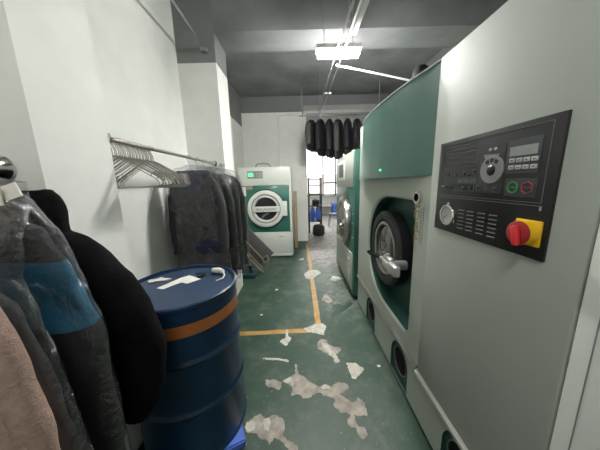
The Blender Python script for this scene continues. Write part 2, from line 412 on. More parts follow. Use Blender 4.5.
PATCH = [
 [(-0.38,1.193),(-0.345,1.208),(-0.291,1.244),(-0.253,1.205),(-0.196,1.232),(-0.139,1.202),(-0.125,1.156),(-0.137,1.104),(-0.091,1.072),(-0.042,1.045),(-0.034,1.0),(-0.089,1.02),(-0.151,1.082),(-0.187,1.096),(-0.212,1.053),(-0.23,1.084),(-0.271,1.09),(-0.297,1.122),(-0.348,1.124),(-0.366,1.133)],
 [(-0.401,1.052),(-0.376,1.07),(-0.346,1.078),(-0.344,1.059),(-0.38,1.047)],
 [(-0.168,1.486),(-0.103,1.528),(-0.065,1.55),(-0.073,1.649),(-0.056,1.648),(-0.036,1.549),(0.039,1.479),(0.119,1.424),(0.168,1.453),(0.2,1.421),(0.263,1.467),(0.316,1.453),(0.334,1.407),(0.292,1.379),(0.254,1.366),(0.284,1.341),(0.334,1.295),(0.379,1.338),(0.417,1.292),(0.41,1.202),(0.337,1.209),(0.324,1.22),(0.325,1.159),(0.372,1.136),(0.378,1.095),(0.345,1.07),(0.322,1.09),(0.319,1.138),(0.27,1.153),(0.275,1.19),(0.308,1.22),(0.238,1.23),(0.197,1.281),(0.214,1.334),(0.138,1.355),(0.115,1.384),(0.016,1.336),(-0.054,1.376),(-0.098,1.362),(-0.081,1.42),(-0.12,1.463)],
 [(-0.302,1.501),(-0.226,1.503),(-0.167,1.475),(-0.168,1.439),(-0.189,1.407),(-0.238,1.435),(-0.286,1.451)],
 [(0.141,1.907),(0.192,1.953),(0.237,1.93),(0.242,1.877),(0.282,1.836),(0.344,1.828),(0.345,1.788),(0.29,1.746),(0.318,1.667),(0.273,1.642),(0.253,1.718),(0.195,1.773),(0.133,1.817)],
 [(0.356,1.647),(0.438,1.644),(0.496,1.584),(0.442,1.522),(0.388,1.483),(0.373,1.524),(0.365,1.596)],
 [(-0.357,1.727),(-0.249,1.723),(-0.13,1.699),(-0.123,1.669),(-0.204,1.693),(-0.344,1.712)],
 [(-0.174,2.102),(-0.149,2.101),(-0.144,2.006),(-0.107,1.979),(-0.154,1.86),(-0.218,1.921),(-0.213,1.948),(-0.167,1.971)],
 [(0.01,2.12),(0.093,2.154),(0.143,2.19),(0.221,2.198),(0.257,2.139),(0.226,2.068),(0.213,2.0),(0.143,2.036),(0.043,2.058)],
 [(0.051,3.535),(0.141,3.723),(0.296,3.712),(0.339,3.562),(0.236,3.432),(0.176,3.325),(0.089,3.355)],
 [(0.457,3.332),(0.56,3.428),(0.603,3.364),(0.564,3.243),(0.496,3.247)],
 [(0.253,2.691),(0.331,2.866),(0.406,2.655),(0.342,2.604)],
]
PALE = {5, 6, 7, 8, 9, 10}
for i, q in enumerate(PATCH): flat('floor_patch', 'peel_pale' if i in PALE else 'peel', q, 0.0014)
flat('floor_patch', 'peel_pale', [(-0.373,1.185),(-0.345,1.2),(-0.315,1.185),(-0.31,1.15),(-0.345,1.13),(-0.364,1.14)], 0.0022)
flat('floor_patch', 'peel_pale', [(-0.268,1.2),(-0.235,1.215),(-0.215,1.18),(-0.225,1.13),(-0.25,1.14)], 0.0022)
flat('floor_patch', 'peel_pale', [(0.12,1.425),(0.165,1.45),(0.2,1.424),(0.19,1.408),(0.14,1.405)], 0.0022)
flat('floor_patch', 'peel_pale', [(-0.165,1.482),(-0.11,1.52),(-0.075,1.47),(-0.085,1.42),(-0.1,1.475),(-0.13,1.465)], 0.0022)
flat('floor_patch', 'peel_pale', [(0.18,1.90),(0.235,1.87),(0.29,1.745),(0.312,1.67),(0.275,1.645),(0.255,1.72),(0.195,1.80)], 0.0022)
flat('floor_patch', 'wet', [(0.363,2.55),(0.465,2.581),(0.526,2.542),(0.638,2.67),(0.641,2.562),(0.502,2.421),(0.383,2.336),(0.318,2.233),(0.352,2.382),(0.419,2.473)], 0.0008)

# ------------------------------------------------------------------ the dry cleaning machine
XM = 0.70
def F(u, v, w): return (XM-w, u, v)          # u along the wall of machines, v up, w out into the aisle
def FM(u, v, w): return Matrix(((0, 0, -1, XM-w), (-1, 0, 0, u), (0, 1, 0, v), (0, 0, 0, 1)))   # text plane facing the aisle
mc = thing('dry_cleaning_machine', 'tall grey dry cleaning machine with black control panel and green bowed header', 'dry cleaning machine', (1.3, 1.4, 0))
YJ = 1.19       # joint between control side and door side
b = MB().box(XM-0.006, 1.95, 0.515, YJ, 0.36, 2.065, 0, 0.006)
b.build('control_cabinet', 'mach_dark', mc)
b = MB().box(XM-0.012, 1.95, 0.22, 0.505, 0.0, 2.065, 0, 0.004)
b.build('side_post', 'post', mc)
MB().box(XM-0.0128, XM-0.011, 0.4635, 0.4665, 0.02, 2.05).build('seam', 'mid', mc, 0)
# door side: front with a round-ended recess
rec = circ(1.78, 0.927, 0.447, 40, PI/2, -PI/2, True)
rec = [(u, v) for u, v in circ(1.78, 0.927, 0.447, 40, PI/2, -PI/2, True)]
rec = [(2*1.78-u if u < 1.78 else u, v) for u, v in rec]
rec += [(1.40, 0.478), (1.362, 0.50), (1.348, 0.54), (1.348, 1.30), (1.362, 1.345), (1.40, 1.374)]
lip = [(1.74+(u-1.74)*1.035, 0.927+(v-0.927)*1.03) for u, v in rec]
y0, y1, z0, z1 = YJ+0.004, 2.60, 0.385, 2.06
b = MB()
b.holed([(y0, z0), (y1, z0), (y1, z1), (y0, z1)], [lip], F, 0.0)
s_ = MB()
for qa, qb in zip(lip, rec): pass
b.loft([[F(u, v, 0.0) for u, v in lip], [F(u, v, -0.016) for u, v in rec]], 0, True, False)
b.box(XM+0.16, 1.95, y0, y1, z0, z1)
b.wall([(y0, z0), (y1, z0), (y1, z1), (y0, z1)], F, 0.0, -0.16)
b.build('door_cabinet', 'mach', mc)
DC = (1.895, 0.925)
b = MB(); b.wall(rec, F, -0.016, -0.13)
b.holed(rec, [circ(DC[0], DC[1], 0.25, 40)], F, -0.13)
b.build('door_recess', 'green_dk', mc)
b = MB()
cx = (XM, DC[0], DC[1])
b.lathe([(0.315, 0.13), (0.323, 0.10), (0.323, 0.045), (0.307, 0.025), (0.28, 0.018), (0.245, 0.028), (0.228, 0.07), (0.22, 0.13)], cx, 'x', 64, 0, True)
door = b.build('loading_door', 'rubber', mc)
MB().ring(cx, 'x', 0.205, 0.230, 0.030, 0.07, 64).build('door_rim', 'steel', door)
b = MB()
b.lathe([(0.24, 0.13), (0.24, 0.42), (0.0, 0.42)], cx, 'x', 48)
for k in range(3):
    a = k*2*PI/3+0.4
    b.obox((XM+0.28, DC[0]+0.2*math.cos(a), DC[1]+0.2*math.sin(a)), (0.26, 0.05, 0.03), Matrix.Rotation(a+PI/2, 3, 'X'), 0, 0.008)
b.build('inner_drum', 'steel', door)
b = MB(); b.lathe([(0.0, 0.012), (0.08, 0.018), (0.15, 0.034), (0.2, 0.055), (0.225, 0.075)], cx, 'x', 48)
b.build('door_glass', 'glass', door, recalc=False)
b = MB()
b.tube([(XM-0.035, 2.04, 0.835), (XM-0.045, 1.85, 0.870), (XM-0.045, 1.75, 0.888)], 0.017, 12, 1)
b.tube([(XM-0.033, 2.10, 0.825), (XM-0.036, 2.03, 0.837)], [0.018, 0.022], 12, 1)
b.tube([(XM-0.045, 1.76, 0.886), (XM-0.045, 1.60, 0.905)], 0.014, 12, 0)
b.box(XM-0.080, XM-0.02, 1.44, 1.64, 0.868, 0.918, 0, 0.012)
b.box(XM-0.095, XM-0.05, 1.375, 1.50, 0.872, 0.945, 0, 0.012)
b.box(XM-0.07, XM-0.03, 1.52, 1.64, 0.918, 0.95, 0, 0.008)
b.tube([(XM+0.06, 1.54, 0.895), (XM-0.03, 1.54, 0.895)], 0.035, 14, 0)
b.tube([(XM-0.05, 1.60, 0.845), (XM-0.05, 1.60, 0.965)], 0.018, 12, 0)
b.build('door_handle', ['latch', 'duct'], door)
LU = 1.308
b = MB().ring((XM, LU, 1.40), 'x', 0.024, 0.037, -0.02, 0.001, 28, 0)
b.lathe([(0.026, -0.006), (0.0, -0.006)], (XM, LU, 1.40), 'x', 24, 1)
b.build('lock_cylinder', ['chrome', 'black'], mc)
# gold characters down the panel beside the door
b = MB()
def bar(u0, u1, v0, v1, m=0):
    u0, u1 = 1.30+(u0-1.32)*1.15, 1.30+(u1-1.32)*1.15
    b.prism([(u0, v0), (u1, v0), (u1, v1), (u0, v1)], F, 0.0, 0.0012, m)
for (u0, u1, v0, v1) in [(1.318,1.366,1.338,1.352),(1.356,1.366,1.276,1.322),(1.314,1.324,1.276,1.316),(1.314,1.366,1.312,1.322),(1.33,1.342,1.262,1.276),
                         (1.326,1.334,1.214,1.252),(1.344,1.352,1.214,1.252),(1.326,1.352,1.246,1.252),(1.326,1.352,1.214,1.22),(1.308,1.36,1.196,1.206),(1.352,1.36,1.196,1.226),
                         (1.318,1.356,1.144,1.16),(1.334,1.342,1.16,1.18)]: bar(u0, u1, v0, v1)
for k in range(13):
    v = 1.335-k*0.017
    bar(1.276, 1.302, v, v+0.003, 1); bar(1.276+0.023*(k % 2), 1.279+0.023*(k % 2), v, v+0.015, 1)
for k in range(4):
    bar(1.326, 1.344, 1.118-0.014*k, 1.121-0.014*k, 1)
bar(1.276, 1.278, 1.13, 1.338, 1); bar(1.30, 1.302, 1.13, 1.338, 1)
b.build('lettering', ['gold', 'mid'], mc, 0)
# green bowed header
b = MB(); prof = [(1.20, 0.0), (1.26, 0.008), (1.42, 0.038), (1.60, 0.06), (1.80, 0.074), (2.02, 0.078), (2.20, 0.070), (2.36, 0.045), (2.47, 0.012), (2.49, 0.0)]
pl = []
for i in range(len(prof)-1):
    for j in range(4):
        t = j/4; pl.append((prof[i][0]*(1-t)+prof[i+1][0]*t, prof[i][1]*(1-t)+prof[i+1][1]*t))
pl.append(prof[-1])
pts = pl+[(2.49, -0.02), (1.20, -0.02)]
hdr = b.loft([[F(u, 1.52, w) for u, w in pts], [F(u, 2.06, w) for u, w in pts]]).build('header_panel', 'green_hdr', mc, 30)
MB().lathe([(0.0, -0.082), (0.006, -0.081), (0.009, -0.070), (0.009, -0.05)], (XM, 1.76, 1.58), 'x', 16).build('indicator_light', 'led', hdr)
b = MB()
pt2 = [(u, w+0.004) for u, w in pl]+[(2.49, -0.02), (1.20, -0.02)]
b.loft([[F(u, 2.06, w) for u, w in pt2], [F(u, 2.067, w) for u, w in pt2]])
b.build('header_top_edge', 'pale', mc)
MB().box(XM-0.006, XM+0.02, 2.49, 2.60, 1.52, 2.07).build('header_end_strip', 'mach', mc, 0)
# lower base
b = MB()
def stad(u, z_top, half, z_bot): return circ(u, z_top-half, half, 24, 0, PI, True)+[(u-half, z_bot), (u+half, z_bot)]
PORT = [0.80, 1.445, 2.10]
b.holed([(0.515, 0.03), (2.60, 0.03), (2.60, 0.352), (0.515, 0.352)], [stad(u, 0.325, 0.135, 0.035) for u in PORT], F, -0.005)
b.box(XM+0.12, 1.95, 0.515, 2.60, 0.03, 0.352)
b.wall([(0.515, 0.03), (2.60, 0.03), (2.60, 0.352), (0.515, 0.352)], F, -0.005, -0.12)
b.build('base', 'mach', mc)
MB().box(XM+0.03, 1.9, 0.53, 2.58, 0.0, 0.03).build('toe_kick', 'black', mc, 0)
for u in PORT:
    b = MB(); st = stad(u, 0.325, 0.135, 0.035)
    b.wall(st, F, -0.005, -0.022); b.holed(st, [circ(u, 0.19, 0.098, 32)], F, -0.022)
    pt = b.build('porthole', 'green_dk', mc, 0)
    MB().ring((XM, u, 0.19), 'x', 0.097, 0.104, 0.012, 0.03, 40).build('porthole_ring', 'dsteel', pt)
    MB().lathe([(0.098, 0.022), (0.096, 0.11), (0.0, 0.11)], (XM, u, 0.19), 'x', 32).build('filter_opening', 'duct', pt)
b = MB().loft([[F(y0, z, w) for z, w in q] for q in [[(0.352, -0.003), (0.352, 0.012), (0.362, 0.014), (0.385, 0.002), (0.385, -0.003)]]] +
              [[F(2.6, z, w) for z, w in [(0.352, -0.003), (0.352, 0.012), (0.362, 0.014), (0.385, 0.002), (0.385, -0.003)]]])
b.build('steel_strip', 'strip', mc)
q = [(0.318, -0.003), (0.318, 0.01), (0.332, 0.022), (0.35, 0.022), (0.362, 0.008), (0.362, -0.003)]
MB().loft([[F(0.515, z, w) for z, w in q], [F(YJ, z, w) for z, w in q]]).build('steel_strip', 'strip', mc)
# control panel plate and everything on it
W0 = 0.006
pnl = MB()
pnl.box(XM-0.014, XM-0.004, 0.604, 1.122, 1.260, 1.664, 0, 0.002)
panel = pnl.build('control_panel', 'panel', mc)
def plate(name, mk, poly, w=0.0155, w0=0.012, parent=None): return MB().prism(poly, F, w0, w).build(name, mk, parent or panel, 0)
def rect(u0, u1, v0, v1): return [(u0, v0), (u1, v0), (u1, v1), (u0, v1)]
def outline(bb, u0, u1, v0, v1, t=0.0012, w=0.0158):
    for r_ in (rect(u0, u1, v0, v0+t), rect(u0, u1, v1-t, v1), rect(u0, u0+t, v0, v1), rect(u1-t, u1, v0, v1)): bb.prism(r_, F, 0.0125, w)
b = MB()
outline(b, 0.632, 1.098, 1.425, 1.648); outline(b, 0.886, 1.088, 1.562, 1.618); outline(b, 0.886, 1.088, 1.450, 1.548, 0.0009)
for (u0, u1, v) in [(0.90, 1.07, 1.605), (0.90, 0.965, 1.583), (0.985, 1.075, 1.588), (0.9, 1.08, 1.634), (0.628, 1.10, 1.416)]:
    b.prism(rect(u0, u1, v, v+0.0016), F, 0.0125, 0.0158)
b.build('panel_outline', 'line', panel, 0)
plate('diagram_plate', 'panel2', [(0.768, 1.447), (0.878, 1.447), (0.878, 1.52), (0.888, 1.56), (0.888, 1.614), (0.768, 1.61)])
plate('keypad_plate', 'panel3', rect(0.654, 0.761, 1.512, 1.616))
plate('start_stop_plate', 'panel3', rect(0.652, 0.753, 1.440, 1.496))
MB().prism(rect(0.663, 0.750, 1.565, 1.594), F, 0.015, 0.0172).build('display_screen', 'lcd', panel, 0)
for k in range(4):
    for v in (1.552, 1.530):
        u = 0.738-0.0235*k
        kb = MB().box(XM-0.019, XM-0.015, u-0.009, u+0.009, v-0.0065, v+0.0065, 0, 0.0012).build('keypad_button', 'pale', panel)
        MB().prism(rect(u-0.004, u+0.004, v-0.0015, v+0.0015), F, 0.0189, 0.0194).build('button_mark', 'panel2', kb, 0)
sb = MB().ring((XM, 0.7245, 1.468), 'x', 0.0148, 0.0185, -0.0185, -0.015, 32, 0).build('start_button', ['gbtn'], panel)
text_mesh('START', 0.0085, FM(0.7245, 1.468, 0.0165), 'start_lettering', 'gbtn', sb)
b = MB(); hx = [(0.678+0.0205*math.cos(a), 1.468+0.0205*math.sin(a)) for a in [PI/6+k*PI/3 for k in range(6)]]
hi = [(0.678+0.0165*math.cos(a), 1.468+0.0165*math.sin(a)) for a in [PI/6+k*PI/3 for k in range(6)]]
for k in range(6): b.prism([hx[k], hx[(k+1) % 6], hi[(k+1) % 6], hi[k]], F, 0.015, 0.0185)
sb = b.build('stop_button', 'rbtn', panel, 0)
text_mesh('STOP', 0.0095, FM(0.678, 1.468, 0.0165), 'stop_lettering', 'rbtn', sb)
# round diagram of the drum
b = MB(); b.lathe([(0.0, -0.019), (0.047, -0.019), (0.049, -0.017), (0.049, -0.015)], (XM, 0.813, 1.528), 'x', 48)
dial = b.build('drum_diagram', 'mid', panel)
b = MB(); b.lathe([(0.0, -0.0245), (0.010, -0.0235), (0.018, -0.020), (0.019, -0.0185)], (XM, 0.813, 1.526), 'x', 32)
b.build('diagram_centre', 'black', dial)
b = MB()
for a in (0.55, 0, -0.55):
    u, v = 0.813-0.0345*math.sin(a)*-1, 1.526+0.0335*math.cos(a)
    b.prism([(u+x*math.cos(-a)-y*math.sin(-a), v+x*math.sin(-a)+y*math.cos(-a)) for x, y in ((-0.006, -0.006), (0.006, -0.006), (0.008, 0.007), (-0.008, 0.007))], F, 0.0185, 0.0196)
b.build('diagram_window', 'panel', dial, 0)
b = MB().prism([(0.855, 1.583), (0.783, 1.580), (0.795, 1.566), (0.845, 1.568)], F, 0.015, 0.0178)
b.build('diagram_funnel', 'mid', panel, 0)
for u in (0.827, 0.806):
    MB().lathe([(0.0, -0.0195), (0.0045, -0.019), (0.006, -0.016)], (XM, u, 1.598), 'x', 16).build('lamp_button', 'pale', panel)
MB().prism(rect(0.872, 0.984, 1.478, 1.502), F, 0.0125, 0.0165).build('legend_strip', 'panel3', panel, 0)
b = MB()
for u in (0.895, 0.93, 0.965): b.prism(rect(u-0.012, u+0.010, 1.4885, 1.4915), F, 0.016, 0.0172)
b.build('legend_lettering', 'line', panel, 0)
for u, v in [(1.069, 1.519), (1.046, 1.518), (1.023, 1.518), (1.0, 1.518)]:
    MB().box(XM-0.018, XM-0.012, u-0.0025, u+0.0025, v-0.006, v+0.006).build('toggle_switch', 'line', panel, 0)
for u, v, r_ in [(0.945, 1.521, 0.008), (0.922, 1.515, 0.006), (0.895, 1.528, 0.007), (1.022, 1.462, 0.006), (1.045, 1.464, 0.004), (0.945, 1.461, 0.008), (0.905, 1.461, 0.007), (0.868, 1.466, 0.009), (0.830, 1.458, 0.006), (0.788, 1.461, 0.008)]:
    MB().lathe([(0.0, -0.021), (r_*0.8, -0.0205), (r_, -0.018), (r_, -0.013)], (XM, u, v), 'x', 18).build('push_button', 'panel3', panel)
MB().lathe([(0.0, -0.0195), (0.003, -0.019), (0.004, -0.013)], (XM, 1.076, 1.466), 'x', 14).build('lamp_button', 'pale', panel)
# louvres
b = MB()
for cu in (0.942, 0.891, 0.836, 0.784):
    for k in range(6):
        v = 1.368-0.0155*k
        b.prism([(cu-0.0175, v), (cu+0.0175, v-0.001), (cu+0.016, v+0.002), (cu-0.016, v+0.003)], F, 0.0125, 0.016)
b.build('louvre_vent', 'mid', panel, 0)
# pressure gauge
GU, GV = 1.022, 1.338
gc = (XM, GU, GV)
g = MB().lathe([(0.0, -0.017), (0.038, -0.017), (0.040, -0.025), (0.0455, -0.025), (0.0475, -0.021), (0.0475, -0.012)], gc, 'x', 48).build('pressure_gauge', 'chrome', panel)
MB().lathe([(0.0, -0.0195), (0.039, -0.0195), (0.039, -0.016)], gc, 'x', 40).build('gauge_face', 'pale', g)
MB().prism([(GU-0.003, GV+0.002), (GU+0.002, GV-0.003), (GU+0.024, GV-0.02), (GU+0.025, GV-0.017)], F, 0.0195, 0.0205).build('gauge_needle', 'panel', g, 0)
for k in range(3):
    a = PI/2+k*2*PI/3
    MB().box(XM-0.02, XM-0.012, GU+0.049*math.cos(a)-0.007, GU+0.049*math.cos(a)+0.007, GV+0.049*math.sin(a)-0.007, GV+0.049*math.sin(a)+0.007, 0, 0.002).build('gauge_lug', 'chrome', g)
# isolator switch: yellow plate, yellow boss, red rotary grip
b = MB().box(XM-0.020, XM-0.012, 0.617, 0.695, 1.298, 1.374, 0, 0.003)
b.lathe([(0.0365, -0.020), (0.0365, -0.044), (0.0, -0.044)], (XM, 0.655, 1.336), 'x', 40)
sw = b.build('isolator_switch', 'yellow', panel)
MB().lathe([(0.0, -0.051), (0.030, -0.051), (0.0345, -0.049), (0.0355, -0.043)], (XM, 0.655, 1.336), 'x', 40).build('switch_collar', 'dred', sw)
b = MB().obox((XM-0.058, 0.650, 1.329), (0.016, 0.020, 0.060), Matrix.Rotation(-0.22, 3, 'X'), 0, 0.006)
b.build('switch_grip', 'red', sw)
MB().box(XM-0.018, XM-0.013, 0.630, 0.6325, 1.404, 1.415).build('panel_mark', 'pale', panel, 0)

# ------------------------------------------------------------------ second machine, green washer-extractor
X3 = 0.66
def F3(u, v, w): return (X3-w, u, v)
wm = thing('washing_machine', 'green and white front loading washer with chrome porthole, behind the larger machine', 'washing machine', (1.2, 3.3, 0))
MB().box(X3, 1.9, 2.66, 3.93, 0.06, 1.86, 0, 0.008).build('body', 'green', wm)
MB().box(X3+0.03, 1.85, 2.68, 3.91, 0.0, 0.06).build('plinth', 'black', wm, 0)
up = MB().box(X3-0.012, X3+0.005, 2.72, 3.86, 1.43, 1.855, 0, 0.003).build('upper_panel', 'mach', wm)
pl_ = MB().box(X3-0.02, X3-0.01, 3.20, 3.66, 1.52, 1.79, 0, 0.003).build('control_frame', 'shell_white', up)
MB().box(X3-0.022, X3-0.018, 3.26, 3.60, 1.56, 1.75).build('control_screen', 'green_dk', up, 0)
lp = MB().box(X3-0.012, X3+0.005, 2.72, 3.86, 0.12, 0.60, 0, 0.003).build('lower_panel', 'mach', wm)
b = MB()
for k in range(6): b.box(X3-0.015, X3-0.011, 2.82, 2.90, 0.18+0.03*k, 0.187+0.03*k)
MB().box(X3-0.018, X3-0.011, 2.84, 2.90, 0.48, 0.50).build('panel_catch', 'shell_white', lp, 0)
b.build('vent', 'shell_white', lp, 0)
c3 = (X3, 3.18, 0.965)
b = MB().lathe([(0.33, 0.0), (0.335, -0.03), (0.325, -0.06), (0.30, -0.075), (0.27, -0.07), (0.26, -0.05), (0.25, -0.02), (0.25, 0.0)], c3, 'x', 56, 0, True)
d3 = b.build('loading_door', 'steel', wm)
MB().lathe([(0.0, -0.10), (0.09, -0.095), (0.18, -0.075), (0.24, -0.045), (0.255, -0.03)], c3, 'x', 48).build('door_glass', 'dsteel', d3)
b = MB().box(X3-0.10, X3, 2.88, 2.95, 0.90, 1.02, 0, 0.01); b.tube([(X3-0.1, 2.9, 0.96), (X3-0.13, 2.86, 0.96), (X3-0.13, 2.78, 0.96)], 0.015, 10)
b.build('door_latch', 'chrome', d3)
for v in (1.10, 0.98, 0.80): MB().box(X3-0.003, X3+0.001, 2.72, 2.78, v, v+0.012).build('front_mark', 'pale', wm, 0)
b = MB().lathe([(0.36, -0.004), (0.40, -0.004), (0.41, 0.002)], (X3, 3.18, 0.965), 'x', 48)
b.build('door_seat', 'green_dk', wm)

# ------------------------------------------------------------------ tumble dryer at the end of the room
YD = 4.48
def FD(u, v, w): return (u, YD-w, v)
dr = thing('tumble_dryer', 'white and green tumble dryer with round white door at the end wall', 'dryer', (-0.65, 4.95, 0))
MB().box(-1.155, -0.145, YD+0.02, 5.45, 0.03, 1.80, 0, 0.008).build('body', 'dwhite', dr)
MB().box(-1.12, -0.18, YD+0.08, 5.4, 0.0, 0.03).build('plinth', 'black', dr, 0)
tp = MB().box(-1.165, -0.145, YD-0.012, YD+0.03, 1.47, 1.815, 0, 0.006).build('upper_panel', 'dwhite', dr)
MB().box(-0.985, -0.685, YD-0.018, YD-0.011, 1.605, 1.745, 0, 0.002).build('control_frame', 'mid', tp)
MB().box(-0.965, -0.872, YD-0.021, YD-0.016, 1.64, 1.71).build('display_screen', 'screen_on', tp, 0)
b = MB()
for i in range(4):
    for j in range(3): b.box(-0.85+i*0.037, -0.828+i*0.037, YD-0.021, YD-0.016, 1.63+j*0.033, 1.648+j*0.033)
b.build('keypad', 'pale', tp, 0)
gp = MB().box(-1.155, -0.19, YD-0.006, YD+0.03, 0.535, 1.468, 0, 0.004).build('front_panel', 'green', dr)
MB().box(-0.188, -0.147, YD-0.004, YD+0.03, 0.535, 1.468).build('side_frame', 'dwhite', dr, 0)
for u, v in ((-1.13, 1.44), (-0.215, 1.44), (-0.215, 0.56), (-1.13, 0.56)): MB().lathe([(0.0, -0.012), (0.012, -0.010), (0.014, 0.0)], (u, YD, v), 'y', 12).build('panel_screw', 'chrome', gp)
MB().box(-1.105, -1.035, YD-0.009, YD-0.005, 1.27, 1.45).build('paper_notice', 'paper', gp, 0)
MB().box(-1.025, -0.90, YD-0.009, YD-0.005, 1.395, 1.462).build('tan_notice', 'tan', gp, 0)
lo = MB().box(-1.155, -0.165, YD-0.012, YD+0.03, 0.09, 0.53, 0, 0.005).build('lower_panel', 'dwhite', dr)
for u in (-0.95, -0.38): MB().box(u-0.05, u+0.05, YD-0.014, YD-0.011, 0.425, 0.438).build('panel_slot', 'mid', lo, 0)
MB().box(-1.155, -0.165, YD-0.03, YD+0.03, 0.028, 0.075, 0, 0.004).build('bottom_rail', 'dwhite', dr)
cd = (-0.655, YD, 1.01)
b = MB().lathe([(0.365, -0.006), (0.365, -0.05), (0.35, -0.075), (0.30, -0.085), (0.285, -0.07), (0.262, -0.075), (0.235, -0.07), (0.222, -0.03), (0.222, -0.006)], cd, 'y', 64, 0, True)
dd = b.build('loading_door', 'shell_white', dr)
MB().ring(cd, 'y', 0.366, 0.384, -0.012, -0.004, 64).build('door_seal', 'black', dd)
MB().ring(cd, 'y', 0.262, 0.286, -0.0745, -0.05, 56).build('door_groove', 'mid', dd)
MB().lathe([(0.0, -0.03), (0.224, -0.03), (0.224, -0.004)], cd, 'y', 48).build('door_glass', 'dark_glass' if 'dark_glass' in M else 'panel', dd)
b = MB()
for k in range(5): b.tube([(-0.75+0.03*k, YD-0.032, 0.82+0.02*k), (-0.71+0.03*k, YD-0.032, 0.9+0.012*k)], 0.004, 6)
b.build('lint_mesh', 'pale', dd)
st = MB().box(-0.92, -0.38, YD-0.098, YD-0.05, 0.955, 1.062, 0, 0.008).build('door_strap', 'shell_white', dd)
for tx, ux in (('SEA', -0.785), ('LAUNDRY', -0.58)):
    text_mesh(tx, 0.064, Matrix(((1, 0, 0, ux), (0, 0, -1, YD-0.0985), (0, 1, 0, 1.008), (0, 0, 0, 1))), 'strap_lettering', 'panel3', dd)
MB().box(-0.335, -0.235, YD-0.07, YD-0.004, 0.865, 1.155, 0, 0.01).build('door_latch', 'shell_white', dd)
tag(MB().tube([(-0.86, 4.75, 1.826), (-0.85, 4.72, 1.87), (-0.80, 4.70, 1.90), (-0.70, 4.69, 1.905), (-0.60, 4.71, 1.895), (-0.56, 4.74, 1.85), (-0.55, 4.78, 1.826)], 0.012, 8)
    .build('cable_loop', 'pipe', base=(-0.7, 4.75, 1.8)), 'pale cable loop standing on top of the tumble dryer', 'cable')
tag(MB().obox((-0.085, 5.2, 0.66), (0.075, 0.28, 1.30), Matrix.Rotation(0.0, 3, 'Y'), 0, 0.003).build('wooden_board', 'tan', base=(-0.085, 5.2, 0)), 'narrow tan board standing upright beside the tumble dryer', 'board')

# ------------------------------------------------------------------ blue steel drum, its blue tray, bits on the lid
DX, DY = -0.675, 1.2
a0 = math.radians(23)
rm = Matrix.Rotation(-0.5, 3, 'Z')
tr = thing('plastic_tray', 'flat blue plastic tray on the floor under the steel drum', 'tray', (-0.62, 1.15, 0))
b = MB(); u = Vector((-0.9, -0.43, 0)).normalized(); w = Vector((-0.33, 0.94, 0)).normalized(); w = Vector((u.y, -u.x, 0))
c0 = Vector((-0.342, 1.051, 0)); S = 0.56
poly = [c0, c0+u*0.47, c0+u*0.47+w*S, c0+w*S]
if (poly[2]-c0).y < 0: poly = [c0, c0+u*S, c0+u*S-w*S, c0-w*S]
b.prism([(q.x, q.y) for q in poly], lambda x, y, d: (x, y, d), 0.0, 0.05)
bmesh.ops.bevel(b.bm, geom=list(b.bm.edges), offset=0.008, segments=2, affect='EDGES')
b.build('tray_deck', 'bluepal', tr)
dm = thing('oil_drum', 'dark blue steel drum with an orange band below its rim', 'drum', (DX, DY, 0.05))
b = MB(); R = 0.290; z0 = 0.05; H = 0.912
prof = [(0.0, z0+0.012), (R-0.012, z0+0.012), (R-0.006, z0), (R+0.006, z0+0.004), (R+0.006, z0+0.016), (R, z0+0.024)]
for zc in (0.32, 0.60):
    for k in range(-4, 5): prof.append((R+0.011*math.exp(-(k/1.6)**2), z0+zc*H/0.9*1.0+k*0.007))
prof = prof[:6]+sorted(prof[6:], key=lambda t: t[1])+[(R, z0+H-0.03)]
b.lathe(prof+[(R, z0+H-0.028), (0.0, z0+H-0.028)], (DX, DY, 0), 'z', 72)
b.build('drum_body', 'drum', dm)
b = MB().lathe([(R-0.014, z0+H-0.03), (R+0.002, z0+H-0.03), (R+0.008, z0+H-0.022), (R+0.008, z0+H-0.006), (R, z0+H), (R-0.008, z0+H), (R-0.012, z0+H-0.012)], (DX, DY, 0), 'z', 72, 0, True)
b.build('drum_rim', 'drum', dm)
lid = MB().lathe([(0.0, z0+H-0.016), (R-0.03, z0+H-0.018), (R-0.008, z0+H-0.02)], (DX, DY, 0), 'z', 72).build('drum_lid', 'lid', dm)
b = MB().ring((DX, DY, 0), 'z', R-0.002, R+0.0018, 0.805, 0.865, 72)
b.build('orange_band', 'band', dm)
ZT = z0+H-0.0165
b = MB().lathe([(0.038, ZT-0.003), (0.038, ZT+0.004), (0.03, ZT+0.006), (0.03, ZT+0.010), (0.0, ZT+0.010)], (-0.645, 1.385, 0), 'z', 24)
b.build('bung_cap', 'lid', dm)
P = lambda pts, z, h: MB().prism(pts, lambda u, v, d: (u, v, d), z, z+h)
tag(P([(-0.80, 1.165), (-0.755, 1.15), (-0.70, 1.235), (-0.655, 1.215), (-0.60, 1.275), (-0.70, 1.335), (-0.735, 1.30)], ZT+0.001, 0.0016).build('paper_scrap', 'paper', base=(-0.7, 1.24, ZT), smooth=0),
    'white folded paper strip lying mid-lid on the blue drum', 'paper')
tag(P([(-0.90, 1.245), (-0.885, 1.235), (-0.86, 1.255), (-0.80, 1.262), (-0.785, 1.285), (-0.83, 1.29), (-0.86, 1.31), (-0.87, 1.285), (-0.905, 1.27)], ZT+0.001, 0.006).wrinkle(0.004, 40, 2).build('torn_paper', 'paper', base=(-0.85, 1.27, ZT), smooth=0),
    'torn white paper scrap at the lid edge nearest the black coat', 'paper')
b = MB().tube([(-0.565, 1.375, ZT+0.017), (-0.525, 1.36, ZT+0.02), (-0.49, 1.345, ZT+0.018)], [0.015, 0.019, 0.014], 12)
b.tube([(-0.492, 1.35, ZT+0.02), (-0.47, 1.31, ZT+0.009), (-0.468, 1.27, ZT+0.006), (-0.495, 1.235, ZT+0.006)], 0.004, 8)
